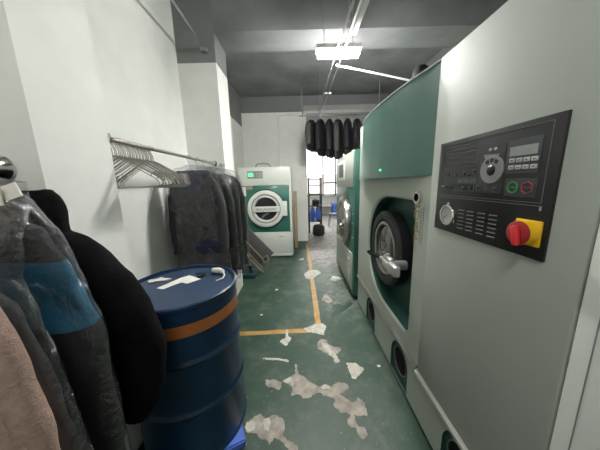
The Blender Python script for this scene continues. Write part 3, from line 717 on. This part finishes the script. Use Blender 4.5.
tag(b.build('crumpled_tissue', 'paper', base=(-0.53, 1.36, ZT)), 'small white crumpled tissue on the blue drum lid near its rim', 'tissue')
b = MB().lathe([(0.016, ZT), (0.016, ZT+0.012), (0.0, ZT+0.013)], (-0.61, 1.325, 0), 'z', 16); b.box(-0.635, -0.60, 1.30, 1.31, ZT, ZT+0.008)
tag(b.build('bottle_cap', 'black', base=(-0.61, 1.325, ZT)), 'tiny black cap on the blue drum lid', 'cap')

# ------------------------------------------------------------------ garment rails
XF, ZF = -1.115, 1.584
fr = thing('clothes_rail', 'steel clothes rail on a round flange beside the front coats', 'rail', (XF, 0.888, ZF))
MB().tube([(XF, -0.5, ZF), (XF, 0.87, ZF)], 0.0145, 14).build('rail_tube', 'steel', fr)
MB().lathe([(0.0, 0.0), (0.045, -0.001), (0.047, -0.010), (0.038, -0.026), (0.025, -0.037), (0.023, -0.06), (0.0, -0.06)], (XF, 0.888, ZF), 'y', 32).build('wall_flange', 'chrome', fr)
ZR = 1.755; XRL = -1.0
br = thing('clothes_rail', 'long steel clothes rail between the wall pillars holding wire hangers and bagged suits', 'rail', (XRL, 2.0, ZR))
MB().tube([(XRL, 1.24, ZR), (XRL, 2.79, ZR)], 0.0125, 14).build('rail_tube', 'steel', br)
for yy, s_ in ((1.235, 1), (2.80, -1)):
    MB().lathe([(0.0, 0.0), (0.032, 0.0), (0.034, 0.008*s_), (0.02, 0.022*s_), (0.018, 0.045*s_), (0.0, 0.045*s_)], (XRL, yy, ZR), 'y', 24).build('wall_flange', 'chrome', br)
b = MB().lathe([(0.0, 0.0), (0.018, 0.0), (0.02, -0.02), (0.01, -0.03), (0.0, -0.03)], (-0.925, 2.8, 1.735), 'y', 16)
b.tube([(-0.925, 2.78, 1.735), (-0.90, 2.76, 1.735), (-0.865, 2.76, 1.733)], 0.007, 8)
tag(b.build('wall_hook', 'chrome', base=(-0.92, 2.8, 1.735)), 'small steel hook on the pillar face above the bagged suits', 'hook')
hb = thing('overhead_rod', 'thin bright steel rod running high along the left wall to a pillar bracket', 'rod', (-0.99, 2.0, 2.98))
MB().tube([(-0.99, 0.6, 3.02), (-0.99, 2.76, 2.985)], 0.011, 10).build('rod_tube', 'steel', hb)
b = MB().box(-1.02, -0.955, 2.74, 2.80, 2.93, 2.965, 0, 0.004); b.tube([(-0.99, 2.77, 2.965), (-0.99, 2.75, 2.99)], 0.012, 8)
b.build('rod_bracket', 'pipe', hb)

# wire hangers
def hanger_pts():
    hook = [(0.013*math.cos(a)*1.0, 0.0, 0.0+0.0155*math.sin(a)+0.0) for a in [math.radians(t) for t in (-20, 20, 60, 90, 120, 160, 190)]]
    return hook
hg = local_thing('wire_hanger', 'empty thin wire hanger bunched with others on the back rail', 'hanger', (XRL, 1.28, ZR), 0.0, 'empty wire hangers on the back rail')
b = MB()
R_ = 0.0165
hk = [(-R_*math.sin(a), 0, R_*math.cos(a)-0.0015) for a in [math.radians(t) for t in (-110, -75, -40, 0, 40, 75, 105)]]
hk = [(R_*math.sin(a), 0, R_*math.cos(a)-0.0015) for a in [math.radians(t) for t in (110, 75, 40, 0, -40, -75, -105)]]
b.tube([(x, y, z) for x, y, z in hk]+[(-0.008, 0, -0.03), (0.0, 0, -0.05), (0, 0, -0.085)], 0.003, 6)
b.build('hook', 'wire', hg)
b = MB()
b.tube([(0, 0, -0.08), (0.03, 0, -0.095), (0.10, 0, -0.145), (0.185, 0, -0.205), (0.20, 0, -0.222), (0.205, 0, -0.240), (0.192, 0, -0.252), (0.17, 0, -0.255), (-0.17, 0, -0.255), (-0.192, 0, -0.252), (-0.205, 0, -0.24), (-0.20, 0, -0.222), (-0.185, 0, -0.205), (-0.10, 0, -0.145), (-0.03, 0, -0.095), (0, 0, -0.08)], 0.0024, 6)
for s_ in (1, -1):
    b.tube([(s_*0.168, 0, -0.193), (s_*0.172, 0, -0.176), (s_*0.186, 0, -0.174), (s_*0.196, 0, -0.186), (s_*0.198, 0, -0.21)], 0.0026, 5)
for v in b.bm.verts: v.co.x *= 1.13
b.build('frame', 'wire', hg)
NH = 26
for i in range(NH):
    o = hg if i == 0 else copy_tree(hg)
    o.location = (XRL, 1.275+0.345*i/(NH-1)+random.uniform(-0.002, 0.002), ZR-0.001); o.rotation_euler = (random.uniform(-0.01, 0.01), random.uniform(-0.03, 0.03), random.uniform(-0.02, 0.02)+0.04)

# ------------------------------------------------------------------ garments
def ring_pts(cx, cy, z, w, d, n=40, e=2.5):
    pts = []
    for j in range(n):
        a = 2*PI*j/n; c, s = math.cos(a), math.sin(a)
        pts.append((cx+w*math.copysign(abs(c)**(2/e), c), cy+d*math.copysign(abs(s)**(2/e), s), z))
    return pts
def interp(rows, n):
    """smooth steps between rows of numbers"""
    out = []
    for i in range(len(rows)-1):
        for k in range(n):
            t = k/n; out.append(tuple(a*(1-t)+c*t for a, c in zip(rows[i], rows[i+1])))
    out.append(rows[-1]); return out
def shell(rows, steps=5, n=44, e=2.5, cy=0.0):
    """rows of (z, x_left, x_right, depth): a padded cloth body"""
    b = MB()
    b.loft([ring_pts((l+r)/2, cy, z, (r-l)/2, d, n, e) for z, l, r, d in interp(rows, steps)])
    return b
def arm(pts, rs, ky=0.75, steps=5, n=24):
    """a sleeve: wide in the plane of the garment, ky times as deep"""
    rows = interp([tuple(p)+(r,) for p, r in zip(pts, rs)], steps)
    c = [Vector(q[:3]) for q in rows]; rings = []
    for i, p in enumerate(c):
        d = (c[min(i+1, len(c)-1)]-c[max(i-1, 0)]).normalized()
        u = (Vector((0, 1, 0))-d*d.y).normalized(); w = d.cross(u); r = rows[i][3]
        rings.append([p+u*math.cos(2*PI*j/n)*r*ky+w*math.sin(2*PI*j/n)*r for j in range(n)])
    return MB().loft(rings)
def hook_part(t, zr, zn, x=0.0, y=0.0):
    b = MB()
    pts = [(x+0.02*math.sin(math.radians(k)), y, zr+0.0175*math.cos(math.radians(k))) for k in (110, 70, 35, 0, -35, -70, -100)]
    b.tube(pts+[(x-0.008, y, zr-0.04), (x, y, zr-0.06), (x, y, zn)], 0.0025, 6)
    return b.build('hanger_hook', 'wire', t)

# black padded coat, furthest back on the front rail
t = local_thing('black_coat', 'black padded coat with stand-up collar hanging nearest the pillar', 'coat', (-1.01, 0.725, 0.0))
hook_part(t, ZF, 1.42, XF+1.0)
shell([(1.40, -0.12, 0.20, 0.045), (1.34, -0.24, 0.28, 0.06), (1.27, -0.27, 0.33, 0.066), (1.1, -0.28, 0.34, 0.066), (0.85, -0.29, 0.33, 0.066), (0.66, -0.29, 0.31, 0.062), (0.63, -0.27, 0.28, 0.05)]).wrinkle(0.010, 7, 1).build('body', 'coat_black', t)
shell([(1.335, -0.1, 0.25, 0.045), (1.37, -0.1, 0.25, 0.055), (1.43, -0.1, 0.25, 0.055), (1.48, -0.1, 0.238, 0.052), (1.50, -0.1, 0.222, 0.045)], 3).wrinkle(0.008, 14, 4).build('collar', 'coat_black', t)
arm([(0.20, 0, 1.325), (0.28, 0, 1.265), (0.345, 0, 1.165), (0.395, 0, 1.05), (0.415, 0, 0.92), (0.405, 0, 0.80), (0.375, 0, 0.70), (0.355, 0, 0.655)], [0.055, 0.075, 0.085, 0.092, 0.090, 0.085, 0.075, 0.06]).wrinkle(0.010, 8, 2).build('sleeve', 'coat_black', t)
arm([(-0.18, 0, 1.30), (-0.28, 0, 1.24), (-0.34, 0, 1.05), (-0.36, 0, 0.80), (-0.35, 0, 0.66)], [0.05, 0.075, 0.085, 0.08, 0.06]).wrinkle(0.010, 8, 3).build('sleeve', 'coat_black', t)

# dark jacket with a blue chest band in a clear bag
t = local_thing('blue_black_jacket', 'black jacket with blue chest band in clear plastic, before the black coat', 'jacket', (-0.985, 0.57, 0.0))
hook_part(t, ZF, 1.44, XF+0.99)
shell([(1.44, -0.10, 0.22, 0.03), (1.40, -0.16, 0.32, 0.04), (1.33, -0.26, 0.355, 0.048), (1.22, -0.28, 0.385, 0.05), (1.12, -0.29, 0.41, 0.05), (0.95, -0.29, 0.405, 0.05), (0.70, -0.30, 0.41, 0.05), (0.52, -0.30, 0.415, 0.046), (0.50, -0.29, 0.41, 0.04)], 6, 48).wrinkle(0.009, 8, 5).build('body', 'coat_band', t)
arm([(0.26, -0.0, 1.33), (0.325, -0.0, 1.22), (0.355, -0.002, 1.08), (0.362, -0.002, 0.9), (0.36, 0, 0.72)], [0.04, 0.056, 0.060, 0.058, 0.052], 0.85).wrinkle(0.009, 9, 6).build('sleeve', 'coat_band', t)
shell([(1.505, -0.12, 0.27, 0.04), (1.47, -0.14, 0.31, 0.05), (1.40, -0.20, 0.355, 0.056), (1.30, -0.29, 0.385, 0.060), (1.20, -0.31, 0.412, 0.062), (1.10, -0.32, 0.430, 0.062), (0.9, -0.32, 0.428, 0.062), (0.65, -0.32, 0.428, 0.062), (0.46, -0.32, 0.44, 0.06)], 8, 56).wrinkle(0.010, 9, 7, 0.6).build('plastic_cover', 'film', t)

# grey garment in a clear bag with a paper tag
t = local_thing('grey_jacket', 'dark grey jacket in clear plastic with white paper tag, second from the front', 'jacket', (-1.005, 0.435, 0.0))
hook_part(t, ZF, 1.40, XF+1.015)
shell([(1.38, -0.10, 0.22, 0.025), (1.34, -0.2, 0.33, 0.038), (1.26, -0.28, 0.395, 0.044), (1.12, -0.30, 0.44, 0.046), (0.9, -0.31, 0.462, 0.046), (0.6, -0.31, 0.472, 0.046), (0.5, -0.30, 0.46, 0.04)], 6, 48).wrinkle(0.009, 8, 8).build('body', 'coat_grey', t)
arm([(0.27, 0, 1.28), (0.345, 0, 1.17), (0.372, 0, 1.0), (0.374, 0, 0.8), (0.37, 0, 0.62)], [0.035, 0.048, 0.052, 0.05, 0.045], 0.9).wrinkle(0.008, 9, 9).build('sleeve', 'coat_grey', t)
shell([(1.515, -0.14, 0.485, 0.03), (1.46, -0.18, 0.475, 0.046), (1.40, -0.22, 0.44, 0.052), (1.32, -0.29, 0.425, 0.056), (1.22, -0.31, 0.44, 0.058), (1.10, -0.32, 0.468, 0.058), (0.9, -0.33, 0.485, 0.058), (0.6, -0.33, 0.495, 0.058), (0.45, -0.33, 0.50, 0.056)], 8, 56).wrinkle(0.011, 9, 10, 0.6).build('plastic_cover', 'film', t)
b = MB().obox((0.445, -0.050, 1.496), (0.12, 0.002, 0.034), Matrix.Rotation(0.06, 3, 'Y')); b.obox((0.512, -0.042, 1.498), (0.03, 0.003, 0.024), Matrix.Rotation(-0.3, 3, 'Y'))
tg = b.build('paper_tag', 'paper', t, 0)
b = MB()
for k in range(5): b.box(0.408+0.016*k, 0.418+0.016*k, -0.0525, -0.0508, 1.493, 1.502)
b.build('tag_print', 'mid', tg, 0)

# beige fleece coat, nearest the camera
t = local_thing('fleece_coat', 'pinkish beige fleece coat, frontmost of the hanging coats', 'coat', (-0.94, 0.31, 0.0))
hook_part(t, ZF, 1.38, XF+0.955)
shell([(1.50, 0.02, 0.16, 0.045), (1.475, -0.04, 0.22, 0.05), (1.44, -0.14, 0.32, 0.05), (1.40, -0.24, 0.41, 0.05), (1.35, -0.31, 0.475, 0.050), (1.26, -0.33, 0.495, 0.053), (1.12, -0.34, 0.51, 0.055), (0.9, -0.34, 0.515, 0.055), (0.6, -0.34, 0.515, 0.055), (0.5, -0.33, 0.50, 0.045)], 8, 60).wrinkle(0.006, 6, 12).build('body', 'fleece', t)
arm([(-0.18, -0.008, 1.36), (-0.26, -0.01, 1.24), (-0.30, -0.01, 1.05), (-0.305, -0.01, 0.85), (-0.30, -0.008, 0.68)], [0.04, 0.05, 0.055, 0.054, 0.05], 1.15).wrinkle(0.005, 8, 14).build('sleeve', 'fleece', t)
shell([(1.455, -0.03, 0.21, 0.058), (1.49, 0.0, 0.18, 0.064), (1.53, 0.01, 0.17, 0.062), (1.545, 0.02, 0.16, 0.05)], 3).wrinkle(0.006, 12, 15).build('collar', 'fleece', t)
MB().tube([(0.09, -0.058, 1.45), (0.09, -0.062, 1.2), (0.085, -0.062, 0.9), (0.085, -0.062, 0.55)], 0.008, 8).build('front_zip', 'coat_dark', t)
arm([(0.36, -0.008, 1.34), (0.42, -0.01, 1.22), (0.45, -0.01, 1.05), (0.455, -0.01, 0.85), (0.45, -0.008, 0.68)], [0.04, 0.05, 0.055, 0.054, 0.05], 0.9).wrinkle(0.005, 8, 13).build('sleeve', 'fleece', t)

# bagged suits on the back rail
def suit(y, dx, label, mk, front=False, seed=1, rz=0.0, w=0.25):
    t = local_thing('bagged_suit', label, 'suit', (XRL+dx, y, 0.0), rz, 'suits in clear plastic on the back rail')
    hook_part(t, ZR, 1.60, -dx)
    shell([(1.62, -0.10, 0.10, 0.03), (1.58, -w*0.72, w*0.72, 0.05), (1.52, -w*0.92, w*0.92, 0.052), (1.38, -w, w, 0.056), (1.1, -w-0.01, w+0.01, 0.056), (0.75, -w-0.01, w+0.01, 0.054), (0.53, -w-0.01, w+0.01, 0.05)], 6, 48).wrinkle(0.011, 7, seed).build('body', mk, t)
    for s_ in (-1, 1):
        arm([(s_*w*0.8, -0.01, 1.50), (s_*(w-0.02), -0.01, 1.34), (s_*(w-0.015), -0.015, 1.1), (s_*(w-0.02), -0.02, 0.85)], [0.04, 0.048, 0.05, 0.045], 0.9).wrinkle(0.008, 9, seed+1).build('sleeve', mk, t)
    if front:
        shell([(1.635, -0.15, 0.15, 0.035), (1.60, -0.17, 0.17, 0.052), (1.54, -0.16, 0.16, 0.060), (1.46, -0.10, 0.10, 0.060)], 4, 40).wrinkle(0.010, 12, 21).build('hood', 'navy', t)
        b = MB(); b.lathe([(0.0, -0.016), (0.07, -0.013), (0.095, -0.004), (0.10, 0.004)], (0, 0, 0), 'y', 36)
        for v in b.bm.verts: v.co = Vector((v.co.x*1.35+0.085, v.co.y-0.056, v.co.z*0.85+0.92))
        b.wrinkle(0.005, 18, 22).build('patch_pocket', 'navy', t)
    shell([(1.685, -0.06, 0.06, 0.025), (1.655, -0.16, 0.16, 0.05), (1.60, -w*0.92, w*0.92, 0.062), (1.50, -w-0.015, w+0.015, 0.068), (1.3, -w-0.035, w+0.035, 0.069), (1.0, -w-0.04, w+0.04, 0.069), (0.7, -w-0.04, w+0.04, 0.069), (0.5, -w-0.04, w+0.04, 0.069)], 9, 64).wrinkle(0.012, 10, seed+5, 0.6).build('plastic_cover', 'film2', t)
    return t
suit(2.145, 0.03, 'charcoal coat with navy hood in clear plastic, front of the bagged suits', 'suit', True, 31, 0.0, 0.235)
suit(2.32, 0.05, 'second bagged suit, dark, just behind the front charcoal coat', 'coat_dark', False, 41, 0.06)
suit(2.495, 0.07, 'third bagged suit, dark, between two others near the pillar', 'coat_dark', False, 51, -0.05)
suit(2.67, 0.085, 'dark bagged suit hanging closest to the pillar face', 'coat_dark', False, 61, 0.03)

# ------------------------------------------------------------------ folded trolley behind the pillar
t = thing('folded_trolley', 'folded grey platform trolley with bent tube frame leaning beside the dryer', 'trolley', (-0.78, 3.6, 0))
rot = Matrix.Rotation(math.radians(42), 3, 'Y')
MB().obox((-0.80, 3.72, 0.46), (0.66, 0.03, 0.34), Matrix.Rotation(math.radians(48), 3, 'Y'), 0, 0.01).build('platform', 'gpanel', t)
b = MB()
b.tube([(-0.95, 3.58, 0.42), (-0.62, 3.54, 0.05), (-0.585, 3.54, 0.05), (-0.52, 3.54, 0.28), (-0.55, 3.56, 0.34), (-0.64, 3.60, 0.28), (-0.90, 3.62, 0.58)], 0.012, 8)
b.build('tube_frame', 'brass', t)
MB().tube([(-0.88, 3.52, 0.36), (-0.66, 3.50, 0.10), (-0.62, 3.50, 0.14), (-0.84, 3.52, 0.40)], 0.009, 8).build('tube_handle', 'brass', t)
MB().tube([(-0.64, 3.60, 0.28), (-0.60, 3.58, 0.20), (-0.55, 3.56, 0.24)], 0.011, 8).build('hinge_bar', 'brass', t)
b = MB().box(-1.02, -0.72, 3.42, 3.72, 0.0, 0.07, 0, 0.01); b.build('foot_block', 'teal', t)
b = MB().tube([(-0.90, 3.55, 0.30), (-0.80, 3.50, 0.07)], 0.02, 8); b.tube([(-1.0, 3.5, 0.55), (-0.95, 3.5, 0.07)], 0.025, 8); b.tube([(-0.98, 3.48, 0.3), (-0.78, 3.48, 0.16)], 0.013, 8)
b.build('strut', 'black', t)

# ------------------------------------------------------------------ far jackets above the doorway
rl = thing('overhead_rail', 'ceiling-hung clothes rail with dark jackets before the doorway', 'rail', (0.8, 5.0, 2.86))
MB().tube([(0.05, 5.0, 2.86), (1.75, 5.0, 2.86)], 0.014, 10).build('rail_tube', 'pipe', rl)
for x in (0.12, 1.7):
    MB().tube([(x, 5.0, 2.86), (x, 5.0, ZC)], 0.010, 8).build('rail_hanger', 'pipe', rl)
def jacket(x, z, hw, th, ln, rz, label, mk, sleeve_mk, seed):
    t = local_thing('hanging_jacket', label, 'jacket', (x, 5.0, z), rz, 'dark jackets on the overhead rail')
    hook_part(t, 0.0, -0.12)
    shell([(-0.09, -0.09, 0.09, th*0.5), (-0.14, -hw*0.8, hw*0.8, th*0.8), (-0.22, -hw, hw, th), (-ln*0.6, -hw, hw, th*1.15), (-ln+0.05, -hw*0.95, hw*0.95, th*1.1), (-ln, -hw*0.85, hw*0.85, th*0.8)], 4, 32).wrinkle(0.010, 8, seed).build('body', mk, t)
    for s_ in (-1, 1):
        arm([(s_*hw*0.8, 0, -0.20), (s_*(hw+0.02), -0.02, -0.36), (s_*(hw+0.02), -0.03, -ln*0.85)], [0.05, 0.06, 0.05], 1.0, 4, 16).wrinkle(0.01, 9, seed+1).build('sleeve', sleeve_mk, t)
    return t
jacket(0.315, 2.86, 0.24, 0.066, 0.70, 1.1, 'narrow dark jacket with pale flecks, nearest the doorway wall edge', 'jacket', 'jacket_pale', 71)
jacket(0.505, 2.86, 0.24, 0.066, 0.80, 1.12, 'black jacket hung second from the doorway wall edge', 'jacket', 'jacket', 73)
jacket(0.695, 2.86, 0.24, 0.066, 0.84, 1.2, 'black jacket hung third from the doorway wall edge', 'jacket', 'jacket', 75)
jacket(0.875, 2.86, 0.24, 0.066, 0.88, 1.12, 'dark jacket with pale lining showing at its hem, mid-rail', 'jacket', 'jacket_pale', 77)
jacket(1.07, 2.86, 0.24, 0.066, 0.80, 1.15, 'bulky dark jacket second from the washer end of the rail', 'jacket', 'jacket', 79)
jacket(1.27, 2.86, 0.24, 0.066, 0.70, 1.1, 'bulky dark jacket nearest the washer end of the rail', 'jacket', 'jacket', 81)

# ------------------------------------------------------------------ lamps and pipes overhead
def lamp(x, y, z, ln, label, tk='tube'):
    t = thing('ceiling_lamp', label, 'lamp', (x, y, z))
    MB().box(x-ln/2-0.02, x+ln/2+0.02, y-0.06, y+0.06, z+0.03, z+0.075, 0, 0.006).build('lamp_housing', 'lampbody', t)
    for dy in (-0.032, 0.032):
        MB().tube([(x-ln/2, y+dy, z), (x+ln/2, y+dy, z)], 0.021, 16).build('lamp_tube', tk, t)
    for dx in (-ln*0.35, ln*0.35):
        MB().tube([(x+dx, y, z+0.07), (x+dx, y, ZC)], 0.004, 6).build('suspension_wire', 'pipe', t)
    return t
lamp(0.45, 2.62, 2.80, 0.42, 'bright twin-tube lamp hanging over the aisle by the big machine')
lamp(-0.25, -0.5, 3.1, 0.6, 'added unseen twin-tube fill lamp high over the near end of the aisle', 'fill_tube')  # added out of view to brighten the near pillar front and the foreground
lamp(0.50, 7.4, 2.38, 0.30, 'small bright lamp in the far room beside the doorway edge')
pp = thing('overhead_track', 'twin thin steel pipes running along the aisle past the lamp', 'pipe', (0.42, 3.0, 2.75))
MB().tube([(0.44, 0.5, 2.745), (0.41, 3.3, 2.77), (0.40, 4.68, 2.735)], 0.011, 8).build('pipe_run', 'pipe', pp)
MB().tube([(0.515, 0.5, 2.745), (0.475, 3.3, 2.77), (0.455, 4.68, 2.735)], 0.009, 8).build('pipe_run', 'pipe', pp)
b = MB()
for y in (1.6, 3.55, 4.6): b.box(0.405, 0.515, y-0.012, y+0.012, 2.75, 2.772)
b.build('pipe_clamp', 'pipe', pp, 0)
b = MB()
for y in (2.1, 4.6): b.tube([(0.45, y, 2.77), (0.45, y, ZC)], 0.006, 6)
b.build('pipe_drop', 'pipe', pp)
MB().box(0.485, 0.545, 1.66, 2.25, 2.765, 2.80, 0, 0.003).build('cable_trunking', 'pale', pp)
tag(MB().tube([(0.47, 2.9, 2.83), (0.95, 2.95, 2.755), (1.45, 3.0, 2.675), (2.3, 3.05, 2.56)], 0.011, 8).build('white_pipe', 'shell_white', base=(1.2, 2.95, 2.7)), 'slim white pipe slanting from the lamp to above the machine', 'pipe')
b = MB().tube([(1.05, 2.05, 2.07), (1.05, 2.07, 2.25), (1.08, 2.14, 2.40), (1.15, 2.26, 2.44), (1.3, 2.38, 2.45), (2.29, 2.5, 2.45)], 0.07, 16)
for k in range(5): b.ring((1.05, 2.05, 2.09+0.04*k), 'z', 0.07, 0.082, 0, 0.015, 20)
tag(b.build('exhaust_duct', 'duct', base=(1.05, 2.05, 2.06)), 'black flexible exhaust duct rising from the dry cleaning machine', 'duct')
tag(MB().tube([(-0.44, 5.705, 1.9), (-0.44, 5.705, 3.03), (-0.43, 5.705, 3.06), (-0.40, 5.705, 3.075), (0.18, 5.705, 3.075)], 0.013, 8).build('wall_conduit', 'white', base=(-0.44, 5.7, 1.9)), 'thin bent conduit pipe on the back wall above the dryer', 'conduit')

# ------------------------------------------------------------------ far room contents
t = thing('wire_rack', 'dark metal shelving rack in the far room beyond the doorway', 'rack', (0.55, 6.9, 0))
for x in (0.30, 0.66):
    for y in (6.6, 7.0): MB().tube([(x, y, 0), (x, y, 1.64)], 0.018, 8).build('upright', 'black', t)
for z in (0.35, 0.80, 1.15, 1.40, 1.58): MB().box(0.29, 0.67, 6.59, 7.01, z, z+0.02).build('shelf', 'rubber', t, 0)
for x, z, s, lab in ((0.405, 0.37, 1.0, 'blue plastic bag on the low shelf of the rack, doorway-wall side'), (0.575, 0.37, 0.9, 'blue plastic bag on the low shelf of the rack, window side')):
    b = MB().lathe([(0.0, 0.0), (0.06, 0.0), (0.078, 0.06), (0.078, 0.22), (0.06, 0.34), (0.03, 0.40), (0.0, 0.40)], (x, 6.80, z), 'z', 24).wrinkle(0.012, 14, x)
    tag(b.build('plastic_bag', 'bluebag', base=(x, 6.80, z)), lab, 'bag', 'blue bags on the rack')
b = MB().lathe([(0.0, 0.0), (0.14, 0.0), (0.17, 0.06), (0.17, 0.24), (0.13, 0.30), (0.0, 0.31)], (0.55, 6.35, 0.0), 'z', 24).wrinkle(0.015, 12, 3)
tag(b.build('black_sack', 'black', base=(0.55, 6.35, 0)), 'full black sack on the floor before the rack', 'sack')
b = MB().lathe([(0.0, 0.0), (0.10, 0.0), (0.12, 0.05), (0.11, 0.16), (0.0, 0.20)], (0.5, 6.8, 0.82), 'z', 20).wrinkle(0.02, 14, 9)
tag(b.build('dark_bundle', 'black', base=(0.5, 6.8, 0.82)), 'dark cloth bundle on the middle shelf of the rack', 'bundle')
t = thing('folding_stool', 'thin dark folding stool standing in the far room by the washer edge', 'stool', (1.16, 7.6, 0))
MB().box(1.02, 1.32, 7.45, 7.75, 0.43, 0.46, 0, 0.01).build('seat', 'frame', t)
for x0, x1, y in ((1.0, 1.06, 7.47), (1.34, 1.28, 7.47), (1.0, 1.06, 7.73), (1.34, 1.28, 7.73)):
    MB().tube([(x0, y, 0), (x1, y, 0.435)], 0.013, 8).build('leg', 'frame', t)
b = MB().box(1.55, 2.05, 10.2, 10.7, 0.0, 0.50, 0, 0.02); b.box(1.52, 2.08, 10.17, 10.73, 0.46, 0.52, 0, 0.01)
tag(b.build('blue_crate', 'bluebag', base=(1.8, 10.45, 0)), 'blue crate on the floor below the far window', 'crate')
tt = thing('work_table', 'low pale table along the far window wall', 'table', (1.1, 10.5, 0))
MB().box(0.9, 1.5, 10.2, 10.75, 0.40, 0.44, 0, 0.005).build('tabletop', 'counter', tt)
for x in (0.94, 1.46):
    for y in (10.25, 10.7): MB().box(x-0.02, x+0.02, y-0.02, y+0.02, 0.0, 0.40).build('leg', 'mid', tt, 0)
MB().box(0.92, 1.48, 10.3, 10.32, 0.02, 0.40).build('front_board', 'mid', tt, 0)

# crumbs of plaster and paper on the floor
for x, y, s, lab in ((0.62, 1.60, 0.014, 'tiny white square scrap on the floor near the machine base'), (-0.35, 3.0, 0.02, 'white crumb on the green floor before the dryer'), (-0.47, 2.38, 0.016, 'white crumb on the floor just past the cross line'),
                     (0.02, 4.25, 0.05, 'flat white scrap on the floor by the dryer corner'), (0.55, 3.33, 0.06, 'crumpled white scrap against the washer plinth')):
    tag(MB().box(x-s, x+s, y-s*0.8, y+s*0.8, 0.0015, 0.0015+s*0.5, 0, s*0.1).wrinkle(s*0.5, 20, x).build('paper_scrap', 'paper', base=(x, y, 0), smooth=0), lab, 'scrap')

# ------------------------------------------------------------------ sky, camera, view
w = bpy.data.worlds.new('World'); bpy.context.scene.world = w; w.use_nodes = True
bg = w.node_tree.nodes['Background']; bg.inputs['Color'].default_value = (1.0, 0.98, 0.97, 1); bg.inputs['Strength'].default_value = 3.2

cam = bpy.data.cameras.new('camera'); co = bpy.data.objects.new('camera', cam); C.objects.link(co)
cam.sensor_width = 36.0; cam.lens = 36.0*225/600; cam.clip_start = 0.02
rx = Vector((1.0, 0.002, 0.027)); ry = Vector((-0.007, 0.983, 0.183)); rz = Vector((-0.026, -0.184, 0.983))   # world axes seen in the camera frame (right, ahead, up)
A = Matrix((rx, ry, rz))           # camera frame -> world
right, ahead, up_ = A.col[0].copy(), A.col[1].copy(), A.col[2].copy()
right.normalize(); ahead = (ahead-right*ahead.dot(right)).normalized(); up_ = right.cross(ahead)
mw = Matrix((( right.x, up_.x, -ahead.x, 0), (right.y, up_.y, -ahead.y, 0), (right.z, up_.z, -ahead.z, 1.5), (0, 0, 0, 1)))
co.matrix_world = mw
sc = bpy.context.scene
sc.camera = co
sc.view_settings.view_transform = 'Standard'; sc.view_settings.look = 'None'; sc.view_settings.gamma = 1.0
sc.view_settings.use_curve_mapping = False; sc.view_settings.exposure = 0.6
for o in C.objects:
    if '_o' in o: del o['_o']
